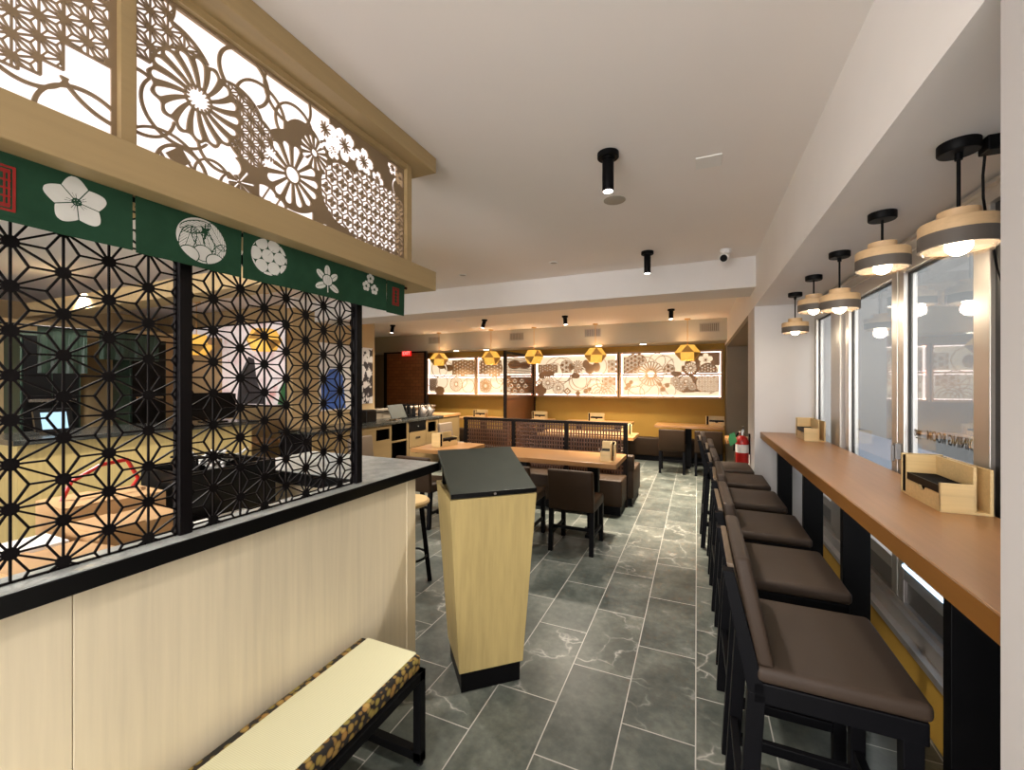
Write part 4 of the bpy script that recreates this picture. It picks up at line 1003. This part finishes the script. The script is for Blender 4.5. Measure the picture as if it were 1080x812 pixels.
def d4(F,x,z):
    reg=np.maximum(F.rect(x+.06,x+.42,z+.46,z+.78),F.disk(x+.3,z+.66,.2)); in_region(F,reg,F.asanoha(.085,.009,x+.06,z+.5,.016))
    cloud(F,[(x+.5,z+.62,.16),(x+.82,z+.62,.18),(x+1.02,z+.58,.15),(x+.7,z+.7,.15),(x+.25,z+.38,.2),(x+.35,z+.30,.26),(x+.55,z+.10,.18),(x+.30,z+.05,.16),(x+.9,z+.12,.14)],.011)
    outline_daisy(F,x+.58,z+.45,.24,22)
    reg=F.disk(x+.92,z+.53,.10); in_region(F,reg,F.asanoha(.085,.009,x+.9,z+.5,.016))
    F.add(np.maximum.reduce([F.disk(x+1.05,z+.44,.1,.05),F.disk(x+1.3,z+.56,.16,.14),F.rect(x+1.3,x+1.8,z+.60,z+.84),F.disk(x+1.25,z+.25,.22,.18),F.rect(x+1.2,x+1.6,z+.10,z+.3)]))
    F.cut(F.rect(x+1.0,x+1.20,z+.60,z+.86)); F.cut(F.blossom(x+1.56,z+.70,.13,.3)); F.cut(F.disk(x+1.34,z+.65,.05,.03))
    daisy(F,x+1.30,z+.55,.11,14); daisy(F,x+1.03,z+.30,.09,14); daisy(F,x+1.22,z+.30,.12,16); daisy(F,x+1.13,z+.20,.09,12); daisy(F,x+1.33,z+.20,.08,12)
    reg=np.maximum(F.disk(x+1.58,z+.25,.19),F.rect(x+1.45,x+1.78,z+.12,z+.40)); in_region(F,reg,F.kikko(.10,.011,x+1.5,z+.2))
    reg=np.minimum(F.disk(x+1.6,z+.48,.16),F.V-z-.46); in_region(F,reg,F.scales(.05,.014,x,z))
    F.cut(F.rect(x+1.2,x+1.62,z+.03,z+.09)); F.add(np.maximum.reduce([F.disk(x+.8,z+.15,.05),F.disk(x+.88,z+.22,.045),F.disk(x+.75,z+.24,.04),F.seg(x+.7,z+.3,x+.9,z+.05,.014),F.disk(x+.15,z+.22,.05),F.disk(x+.2,z+.28,.04),F.disk(x+.1,z+.16,.035)]))
far_panel('backlit fretwork panel at the far left beside the woven panel',-6.10,-4.77,1,d1)
far_panel('backlit fretwork panel just left of the tall partition',-4.71,-3.35,2,d2)
far_panel('backlit fretwork panel just right of the tall partition',-3.25,-1.49,3,d3)
far_panel('backlit fretwork panel nearest the right rear corner',-1.41,.41,4,d4)

# lantern pendants
def lantern():
    r=thing('faceted_lantern','faceted yellow veneer lantern hanging at the back, rightmost of the row','pendant lamp',(-.15,8.0,CEIL),0,'faceted veneer lanterns')
    Rm,Rt,H=.215,.125,.135; zc=-.60; n=6
    mid=[(Rm*math.cos(2*PI*i/n),Rm*math.sin(2*PI*i/n),zc) for i in range(n)]
    top=[(Rt*math.cos(2*PI*(i+.5)/n),Rt*math.sin(2*PI*(i+.5)/n),zc+H) for i in range(n)]
    bot=[(Rt*math.cos(2*PI*(i+.5)/n),Rt*math.sin(2*PI*(i+.5)/n),zc-H) for i in range(n)]
    A=MB(); B=MB()
    def tri(mb,*p):
        c=Vector((0,0,zc)); ins=[tuple(c+(Vector(q)-c)*.955) for q in p]
        k=len(p); mb._add(list(p)+ins,[tuple(range(k)),tuple(range(2*k-1,k-1,-1))]+[(i,(i+1)%k,k+(i+1)%k,k+i) for i in range(k)])
    for i in range(n):
        j=(i+1)%n
        tri(A if i%2 else B, mid[i],mid[j],top[i]); tri(B if i%2 else A, mid[i],mid[j],bot[i])
        tri(A,mid[j],top[j],top[i]); tri(A,mid[j],bot[j],bot[i])
    link('lit_facets',A,'lantern',r,world=False); link('veneer_facets',B,'lantern_dark',r,world=False)
    link('cord',MB().cyl((0,0,-.002),(0,0,zc+H),.005,None,8).lathe([(.001,0),(.05,0),(.05,-.018),(.001,-.018)],20,(0,0,-.0005)).cyl((0,0,zc+H-.01),(0,0,zc+H-.07),.02,None,12),'lantern_dark',r,world=False)
    link('bulb',MB().sphere((0,0,zc),.05),'lantern_in',r,world=False,smooth=True)
    return r
l0=lantern()
for loc,rz,l in (((-1.77,8.0,CEIL),.35,'faceted yellow veneer lantern hanging at the back, second from the right'),
   ((-3.02,8.0,CEIL),.9,'faceted yellow veneer lantern hanging just right of the tall partition'),
   ((-3.99,8.0,CEIL),.2,'faceted yellow veneer lantern hanging just left of the tall partition'),
   ((-5.29,8.0,CEIL),.6,'faceted yellow veneer lantern hanging beside the woven panel, leftmost at the back'),
   ((-6.35,3.6,CEIL),.1,'faceted yellow lantern before the pink mural, left one behind the lattice'),
   ((-4.90,3.55,CEIL),.5,'faceted yellow lantern before the pink mural, right one behind the lattice')): dup(l0,loc,rz,l)

# vents and downlights of the rear soffit
def vent(x,l,dark):
    r=thing('air_vent',l,'vent',(x,8.17,2.42),0,'air vents in the rear soffit')
    link('vent_frame',MB().box(x-.16,x+.16,8.160,8.1695,2.40,2.415).box(x-.16,x+.16,8.160,8.1695,2.545,2.56).box(x-.16,x-.145,8.160,8.1695,2.415,2.545).box(x+.145,x+.16,8.160,8.1695,2.415,2.545),'grey_vent',r)
    link('backing',MB().box(x-.145,x+.145,8.1675,8.1695,2.415,2.545),'dark_wall' if not dark else 'alu_dark',r)
    mb=MB()
    for i in range(9): xx=x-.128+.032*i; mb.box(xx-.006,xx+.006,8.161,8.167,2.415,2.545)
    link('louvres',mb,'grey_vent',r)
for x,l,d in ((-5.53,'louvred air vent in the rear soffit above the leftmost lantern',0),(-3.47,'louvred air vent in the rear soffit near the tall partition',0),
              (-1.86,'dark louvred air vent in the rear soffit above the second lantern from the right',1),(.20,'louvred air vent in the rear soffit at the right corner',0)): vent(x,l,d)
DL=[]
for x,l in ((-5.07,'lit downlight in the rear soffit above the far left panel'),(-4.30,'lit downlight in the rear soffit above the panel left of the partition'),
            (-1.79,'lit downlight in the rear soffit behind the second lantern from the right'),(-.94,'lit downlight in the rear soffit between the two right lanterns')):
    r=thing('recessed_downlight',l,'downlight',(x,8.38,2.245),0,'lit downlights in the rear soffit')
    link('trim_ring',MB().lathe([(.062,0),(.08,0),(.08,-.006),(.062,-.006)],28,(0,0,-.0003)),'white_plastic',r,world=False)
    link('lens',MB().cyl((0,0,-.0005),(0,0,-.006),.062,None,24),'can_lens',r,world=False); DL.append((x,8.38,2.235))

# ================================================================ sideboard
X0=-4.30
r=thing('sideboard','long wooden service sideboard with dark stone top along the left wall','sideboard',(-4.6,5.4,0))
fr=MB(); t=.02
def pan(y0,y1,z0,z1): fr.box(X0-t,X0,y0,y1,z0,z1)
pan(3.75,4.86,.06,.865); pan(4.86,5.16,.06,.645); pan(4.86,5.16,.81,.865); pan(5.16,5.20,.06,.865)
pan(5.20,5.58,.06,.30); pan(5.20,5.58,.575,.60); pan(5.58,5.62,.06,.865); pan(6.10,6.16,.06,.865); pan(6.16,6.41,.06,.64); pan(6.16,6.41,.82,.865); pan(6.41,6.47,.06,.865)
pan(5.62,6.10,.06,.20)
link('carcass',fr,'cab_wood',r)
link('back_box',MB().box(-4.88,-4.62,3.75,7.2,.06,.865).box(-4.62,X0-t,7.17,7.2,.06,.865).box(-4.62,X0-t,3.75,3.78,.06,.865).box(-4.62,X0-t,3.78,7.17,.06,.09),'void',r)
link('end_panel',MB().box(-4.88,X0,7.2,7.22,.0,.9),'cab_wood',r)
link('plinth',MB().box(-4.85,X0-.04,3.77,7.18,0,.06),'black_wood',r)
link('countertop',MB().box(-4.89,X0+.02,3.73,6.62,.865,.90),'dark_stone',r,bevel=.002)
link('end_top',MB().box(-4.89,X0+.02,6.62,7.24,.865,.91),'table_wood',r,bevel=.002)
d=link('drawer',MB().box(X0-.01,X0+.006,5.63,6.09,.70,.855),'black_gloss',r,bevel=.002); link('knob',MB().sphere((X0+.012,5.86,.775),.012),'steel',d)
d=link('drawer',MB().box(X0-.01,X0+.004,5.63,6.09,.44,.69),'cab_wood',r,bevel=.002); link('pull',MB().box(X0+.004,X0+.010,5.80,5.92,.575,.605),'steel',d)
d=link('drawer',MB().box(X0-.01,X0+.004,5.63,6.09,.21,.43),'cab_wood',r,bevel=.002); link('pull',MB().box(X0+.004,X0+.010,5.80,5.92,.335,.365),'steel',d)
d=link('door',MB().box(X0-.01,X0+.004,6.48,7.19,.08,.86),'cab_wood',r,bevel=.002); link('pull',MB().box(X0+.002,X0+.008,6.62,6.92,.62,.70),'gold_wall',d)
link('ledge',MB().box(-4.98,-4.86,5.52,7.1,1.03,1.06),'black_wood',None) if False else None
struct('wall_low',MB().box(-5.0,-4.9,5.5,7.22,0,1.03).box(-5.02,-4.86,5.5,7.22,1.03,1.06),'dark_wall')
tag(link('receipt_printer',MB().box(-4.72,-4.56,4.95,5.16,.90,1.08).box(-4.70,-4.575,4.97,5.14,1.08,1.09),'black_gloss',bevel=.006),'small black cube printer on the sideboard top','printer')
r=thing('tablet_stand','tilted tablet on a stand on the sideboard','tablet',(-4.5,5.55,.90))
link('screen',MB().hexa([(-4.42,5.36,.93),(-4.42,5.74,.93),(-4.435,5.74,.93),(-4.435,5.36,.93)],[(-4.52,5.36,1.145),(-4.52,5.74,1.145),(-4.535,5.74,1.145),(-4.535,5.36,1.145)]),'slate_top',r,bevel=.003)
link('stand',MB().box(-4.58,-4.44,5.48,5.62,.90,.915).bar((-4.55,5.55,.91),(-4.485,5.55,1.05),.04,.01),'steel',r)
r=thing('bottle_rack','black wire rack of dark bottles on the sideboard behind the tablet','rack',(-4.6,5.98,.90))
fr=MB()
for y in (5.80,6.16):
    for x in (-4.75,-4.50): fr.bar((x,y,.90),(x,y,1.14),.012,.012)
for z in (.96,1.13): 
    for x in (-4.75,-4.50): fr.bar((x,5.80,z),(x,6.16,z),.01,.01)
    for y in (5.80,6.16): fr.bar((-4.75,y,z),(-4.50,y,z),.01,.01)
link('rack_frame',fr,'black_metal',r); link('shelf',MB().box(-4.75,-4.50,5.80,6.16,.90,.915),'black_metal',r)
for i in range(6):
    x,y=-4.56-.12*(i%2),5.86+.12*(i//2)
    tag(link('sauce_bottle',MB().lathe([(.001,0),(.035,0),(.035,.13),(.014,.17),(.014,.21),(.001,.21)],14,(x,y,.915)),'black_gloss',smooth=True),'dark sauce bottle standing in the black rack on the sideboard','bottle','sauce bottles in the rack')
for i,(y,l) in enumerate(((6.28,'pale rounded teapot on the sideboard beside the bottle rack'),(6.47,'pale rounded teapot at the far end of the sideboard stone top'))):
    r=thing('teapot',l,'teapot',(-4.50,y,.90),0,'teapots on the sideboard')
    link('body',MB().lathe([(.001,0),(.06,0),(.085,.05),(.082,.11),(.05,.15),(.001,.155)],20),'pot',r,world=False,smooth=True)
    link('lid',MB().lathe([(.001,.15),(.045,.152),(.03,.17),(.012,.178),(.012,.19),(.001,.192)],16),'pot',r,world=False,smooth=True)
    link('handle',MB().tube([(.0,-.08,.10),(.0,-.07,.19),(0,0,.235),(0,.07,.19),(0,.08,.10)],.008),'black_gloss',r,world=False)
    link('spout',MB().cyl((.07,0,.06),(.13,0,.13),.018,.010,12),'pot',r,world=False)

# posters and mural
r=thing('kimono_poster','pale poster with a blue robe on the wall above the sideboard','poster',(-4.895,4.62,1.2))
link('sheet',MB().box(-4.8995,-4.888,4.38,4.98,1.10,2.08),'paper',r)
link('robe',MB().prism([(4.42,1.12),(4.86,1.12),(4.80,1.60),(4.70,1.72),(4.55,1.70),(4.40,1.45)],yz,-4.8879,-4.8865),'kimono_blue',r)
tag(link('ink_poster',MB().box(-4.8995,-4.888,5.08,5.44,1.17,2.07),'poster'),'tall black and white ink poster at the end of the sideboard wall','poster')
r=thing('wall_mural_panel','large backlit pink and white mural behind the lattice screen','mural',(-6.4,4.24,1.2))
link('panel',MB().box(-7.75,-5.20,4.225,4.2495,1.18,2.38),'mural',r)
link('frame',MB().box(-7.80,-5.15,4.215,4.2495,2.38,2.405).box(-7.80,-5.15,4.215,4.2495,1.155,1.18).box(-7.80,-7.75,4.215,4.2495,1.18,2.38).box(-5.2,-5.15,4.215,4.2495,1.18,2.38),'dark_wood',r)
link('grey_robe',MB().prism([(-6.45,1.19),(-5.80,1.19),(-6.0,1.55),(-6.05,1.86),(-6.18,1.90),(-6.38,1.62)],xz,4.2235,4.2249),'kimono_grey',r)
link('green_robe',MB().prism([(-5.55,1.19),(-5.22,1.19),(-5.25,1.5),(-5.4,1.62)],xz,4.2235,4.2249),'kimono_green',r)

# ================================================================ round stool and fire extinguisher
r=thing('round_stool','round blond wood stool with black splayed legs behind the host counter','stool',(-2.0,2.60,0))
link('seat',MB().lathe([(.001,.585),(.15,.585),(.165,.60),(.165,.612),(.152,.625),(.001,.625)],36),'box_wood',r,world=False,smooth=True)
link('seat_groove',MB().lathe([(.055,.6245),(.059,.6245),(.059,.6258),(.055,.6258)],24),'ash_lectern',r,world=False)
for k in range(4):
    a=PI/4+k*PI/2-.2; c,s=math.cos(a),math.sin(a)
    link('leg',MB().bar((.10*c,.10*s,.585),(.165*c,.165*s,0.0),.032,.032,(c,s,0)),'black_wood',r,world=False)
link('ring',MB().tube([(.145*math.cos(2*PI*i/16),.145*math.sin(2*PI*i/16),.20) for i in range(17)],.009),'black_metal',r,world=False)
r=thing('fire_extinguisher','red fire extinguisher with green tag hung on the white pier','fire extinguisher',(.412,4.75,.70))
link('cylinder',MB().lathe([(.001,0),(.052,0),(.058,.012),(.058,.225),(.045,.262),(.02,.28),(.001,.28)],28),'red_plastic',r,world=False,smooth=True)
link('label',MB().lathe([(.0585,.115),(.0592,.115),(.0592,.195),(.0585,.195)],28),'paper',r,world=False,smooth=True)
link('valve',MB().cyl((0,0,.28),(0,0,.325),.016,None,14).box(-.012,.012,-.055,.03,.325,.338).bar((0,-.02,.34),(0,-.075,.375),.018,.006).cyl((-.016,0,.31),(-.03,0,.31),.016,None,14),'steel',r,world=False)
link('hose',MB().tube([(.0,.02,.31),(-.03,.05,.30),(-.066,.03,.24),(-.068,.02,.12)],.009),'black_metal',r,world=False)
link('bracket',MB().box(.055,.068,-.02,.02,.10,.30),'black_metal',r,world=False)
link('green_tag',MB().prism([(-.045,.22),(-.105,.17),(-.125,.24),(-.115,.29),(-.07,.315)],xz,-.03,-.0285),'green_tag',r,world=False)
r['label']='red fire extinguisher with green tag hung on the white pier'

# more condiment boxes
for loc,rz,l in (((-.80,4.20,.75),.12,'bamboo condiment box on the right end of the long table behind the lectern'),
  ((-2.78,4.33,.75),2.93,'bamboo condiment box on the small table left of the lectern'),
  ((-.92,6.2,.75),.1,'bamboo condiment box on the table beyond the lattice divider'),
  ((.30,8.36,.75),PI/2,'bamboo condiment box on the back table in the right corner'),
  ((-1.82,8.3,.75),PI/2,'bamboo condiment box on the back table under the middle lit panel'),
  ((-3.02,8.34,.75),PI/2,'bamboo condiment box on the back table right of the partition'),
  ((-4.40,8.3,.75),PI/2,'bamboo condiment box on the back table left of the partition')): dup(cb0,loc,rz,l)

# ================================================================ behind the lattice
r=thing('inner_bar','wooden inner bar with dark stone top behind the lattice screen','bar counter',(-5.0,2.3,0))
link('front_panel',MB().box(-4.75,-4.70,1.42,3.25,0,1.03),'ash_lectern',r)
link('end_panel',MB().box(-5.4,-4.75,1.42,1.46,0,1.03),'ash_lectern',r); link('end_panel',MB().box(-5.4,-4.75,3.21,3.25,0,1.03),'ash_lectern',r)
link('bar_top',MB().box(-5.45,-4.64,1.38,3.30,1.03,1.07),'dark_stone',r,bevel=.003)
r=thing('monitor','black monitor on the inner bar seen through the right lattice panel','monitor',(-4.95,2.95,1.07))
link('screen',MB().box(-4.93,-4.90,2.72,3.20,1.10,1.38),'black_gloss',r,bevel=.004); link('foot',MB().box(-5.02,-4.82,2.86,3.06,1.07,1.082).box(-4.95,-4.93,2.92,3.0,1.08,1.15),'black_gloss',r)
r=thing('register_screen','small lit register screen on the inner bar behind the left lattice panel','monitor',(-5.1,1.75,1.07))
link('casing',MB().hexa([(-5.02,1.62,1.09),(-5.02,1.86,1.09),(-5.05,1.86,1.09),(-5.05,1.62,1.09)],[(-5.08,1.62,1.28),(-5.08,1.86,1.28),(-5.11,1.86,1.28),(-5.11,1.62,1.28)]),'black_gloss',r)
link('display',MB().hexa([(-5.0195,1.66,1.11),(-5.0195,1.82,1.11),(-5.022,1.82,1.11),(-5.022,1.66,1.11)],[(-5.065,1.66,1.25),(-5.065,1.82,1.25),(-5.068,1.82,1.25),(-5.068,1.66,1.25)]),'tablet',r)
link('foot',MB().box(-5.14,-5.0,1.68,1.80,1.07,1.092),'black_gloss',r)
struct('wall_kitchen',MB().box(-6.9,-6.8,-.5,4.25,0,2.2),'tan_wall')
for y0,y1,l in ((1.95,2.42,'dark green tall cupboard against the kitchen wall, left of two'),(2.87,3.26,'dark green tall cupboard against the kitchen wall, right of two')):
    r=thing('tall_cupboard',l,'cupboard',(-6.6,(y0+y1)/2,0),0,'dark green cupboards by the kitchen wall')
    link('body',MB().box(-6.79,-6.4,y0,y1,0,2.05),'dark_green',r,bevel=.004)
    link('door',MB().box(-6.4,-6.385,y0+.02,(y0+y1)/2-.004,.1,2.0),'black_gloss',r); link('door',MB().box(-6.4,-6.385,(y0+y1)/2+.004,y1-.02,.1,2.0),'black_gloss',r)
    link('shelf',MB().box(-6.385,-6.36,y0+.05,y1-.05,1.30,1.33),'steel',r)
for y0,y1,z0,l in ((1.93,2.30,1.60,'dark green cloth valance over the inner bar, left of two'),(2.40,2.95,1.76,'dark green cloth valance over the inner bar, right of two')):
    mb=MB(); n=16
    for i in range(n):
        a,b=y0+(y1-y0)*i/n,y0+(y1-y0)*(i+1)/n; xa,xb=-5.95+.012*math.sin(i*1.3),-5.95+.012*math.sin((i+1)*1.3)
        mb.hexa([(xa-.002,a,z0),(xa+.002,a,z0),(xb+.002,b,z0),(xb-.002,b,z0)],[(-5.952,a,2.06),(-5.948,a,2.06),(-5.948,b,2.06),(-5.952,b,2.06)])
    tag(link('cloth_valance',mb,'dark_green'),l,'valance','green valances over the inner bar')
tag(link('valance_rod',MB().cyl((-5.95,.6,2.065),(-5.95,3.3,2.065),.010).cyl((-5.95,.7,2.065),(-5.95,.7,2.63),.006).cyl((-5.95,3.2,2.065),(-5.95,3.2,2.63),.006),'black_metal'),'thin black rod carrying the green valances over the inner bar','rod')

# things on the worktop inside the host counter
def carton(label,x,y,z,sx,sy,sz,rz):
    r=thing('cardboard_box',label,'box',(x,y,z),rz,'cardboard boxes inside the host counter')
    link('box',MB().box(-sx/2,sx/2,-sy/2,sy/2,0,sz),'card',r,world=False,bevel=.002)
    link('flap',MB().hexa([(-sx/2,-sy/2,sz+.001),(sx/2,-sy/2,sz+.001),(sx/2,-.004,sz+.001),(-sx/2,-.004,sz+.001)],[(-sx/2,-sy/2,sz+.004),(sx/2,-sy/2,sz+.004),(sx/2,-.004,sz+.006),(-sx/2,-.004,sz+.006)]),'card',r,world=False)
    link('hand_hole',MB().cyl((sx/2-.001,-.03,sz*.62),(sx/2+.001,-.03,sz*.62),.014,None,12).cyl((sx/2-.001,.03,sz*.62),(sx/2+.001,.03,sz*.62),.014,None,12).box(sx/2-.001,sx/2+.001,-.03,.03,sz*.62-.014,sz*.62+.014),'void',r,world=False)
    return r
carton('cardboard box with hand hole inside the host counter, nearest the lattice',-1.68,.75,.85,.19,.24,.215,.06)
carton('cardboard box inside the host counter, behind the one with the hand hole',-1.95,.80,.85,.22,.28,.245,-.05)
carton('open brown carton inside the host counter at the left end',-1.53,.52,.85,.17,.20,.20,.15)
for x,y,sx,sy,sz,l in ((-1.72,.53,.14,.14,.20,'stack of white paper beside the left carton inside the host counter'),(-1.60,1.04,.26,.24,.13,'stack of white paper inside the host counter near the middle post')):
    tag(link('paper_stack',MB().box(x-sx/2,x+sx/2,y-sy/2,y+sy/2,.85,.85+sz),'paper',bevel=.002),l,'paper','paper stacks inside the host counter')
r=thing('cable_crate','black crate of tangled cables inside the host counter behind the cardboard boxes','crate',(-1.95,1.17,.85))
link('crate',MB().box(-2.1,-1.8,.98,1.36,.85,.86).box(-2.1,-2.085,.98,1.36,.86,1.15).box(-1.815,-1.8,.98,1.36,.86,1.15).box(-2.085,-1.815,.98,.995,.86,1.15).box(-2.085,-1.815,1.345,1.36,.86,1.15),'black_gloss',r)
rr=random.Random(3)
for k in range(7):
    p=[(-2.04+.19*rr.random(),1.02+.29*rr.random(),1.10+.11*rr.random()) for _ in range(6)]
    link('cable',MB().tube([(p[0][0],p[0][1],.87)]+p,.005,6),'black_gloss' if k%2 else 'white_plastic',r)
r=thing('black_bag','black bag slumped inside the host counter at the far left','bag',(-1.92,.34,.85))
link('body',MB().lathe([(.001,0),(.15,0),(.18,.08),(.165,.20),(.10,.28),(.001,.30)],18,(-1.92,.34,.85)),'black_metal',r,smooth=True)
link('strap',MB().tube([(-1.92,.24,1.12),(-1.90,.26,1.20),(-1.89,.34,1.225),(-1.90,.42,1.20),(-1.92,.44,1.12)],.011),'black_metal',r)
tag(link('red_strap',MB().tube([(-1.98,.70,1.098),(-1.97,.72,1.16),(-1.97,.80,1.205),(-1.98,.88,1.21),(-1.99,.92,1.13),(-1.99,.90,1.10)],.007),'red_plastic'),'red strap lying on the rear cardboard box inside the host counter','strap')

# ================================================================ lights
def spot(loc,d,e,angle=80,blend=.6,size=.05,col=(1,.86,.68),name='spot'):
    l=bpy.data.lights.new(name,'SPOT'); l.energy=e; l.spot_size=R(angle); l.spot_blend=blend; l.shadow_soft_size=size; l.color=col
    o=bpy.data.objects.new(name,l); COL.objects.link(o); o.location=loc; o.rotation_euler=Vector(d).to_track_quat('-Z','Y').to_euler(); return o
def point(loc,e,size=.04,col=(1,.82,.6)):
    l=bpy.data.lights.new('lamp','POINT'); l.energy=e; l.shadow_soft_size=size; l.color=col
    o=bpy.data.objects.new('lamp',l); COL.objects.link(o); o.location=loc; return o
def area(loc,rot,sx,sy,e,col):
    l=bpy.data.lights.new('entrance_fill','AREA'); l.shape='RECTANGLE'; l.size=sx; l.size_y=sy; l.energy=e; l.color=col
    o=bpy.data.objects.new('entrance_fill',l); COL.objects.link(o); o.location=loc; o.rotation_euler=rot; return o
NEUT=(1,.93,.85); WARM=(1,.87,.70)
for r,b,d in SPOTS: spot(b+d*.01,d,26,85,.8,.04,NEUT)
for r,b,d in SP2: spot(b+d*.01,d,105,92,.8,.04,WARM)
for x,y,z in DL: spot((x,y,z),(0,-.12,-1),40,105,.8,.05,WARM)
for i,y in enumerate(PY): point((.695,y,SOF-.335+(.075 if i in (1,3) else 0)),0.5,.035,(1,.84,.62))
for x,y,z in [(-.15,8.0,2.03),(-1.77,8.0,2.03),(-3.02,8.0,2.03),(-3.99,8.0,2.03),(-5.29,8.0,2.03)]: point((x,y,z+.02),3.5,.06,(1,.78,.52))
# ceiling spotlights of the same row outside the frame and over the side rooms
for x,y,e in ((-.3,.3,5),(-.4,-1.2,16),(-2.6,.6,30),(-2.8,2.6,30),(-3.9,1.6,30),(-5.9,2.2,30),(-6.2,.6,20),(-3.2,3.4,16)): spot((x,y,2.45),(0,0,-1),e,120,.8,.05,NEUT)
for x,y,e,an in ((-1.5,5.4,42,125),(-3.0,5.4,40,125),(-.55,5.35,170,78),(-4.2,5.6,10,125),(-1.2,6.95,55,115),(-2.6,6.95,50,115),(-4.4,6.95,40,115)): spot((x,y,2.5),(0,0,-1),e,an,.7,.05,WARM)  # warm spots without fittings; the rearmost added to bounce light onto the ceiling
area((-1.5,-2.62,1.25),(R(90),0,0),3.6,2.2,24,(1,.97,.95))   # unseen area lamp added as soft fill from an assumed entrance
sc=bpy.context.scene
w=bpy.data.worlds.new('dusk'); sc.world=w; w.use_nodes=True
w.node_tree.nodes['Background'].inputs[0].default_value=(.80,.765,.745,1); w.node_tree.nodes['Background'].inputs[1].default_value=1.9

# ================================================================ camera
cam=bpy.data.cameras.new('camera'); cam.sensor_width=36; cam.lens=445/1080*36; cam.clip_start=.02; cam.shift_y=-2/1080
co=bpy.data.objects.new('camera',cam); COL.objects.link(co); co.location=(0,0,1.5); co.rotation_euler=(R(90),0,R(23.66)); sc.camera=co
sc.view_settings.view_transform='Standard'; sc.view_settings.look='None'; sc.view_settings.gamma=1; sc.view_settings.exposure=2.52
sc.view_settings.use_curve_mapping=False
c=sc.cycles
c.use_denoising=True; c.max_bounces=10; c.diffuse_bounces=8; c.glossy_bounces=4; c.transmission_bounces=6; c.transparent_max_bounces=10
c.sample_clamp_indirect=6; c.caustics_reflective=False; c.caustics_refractive=False
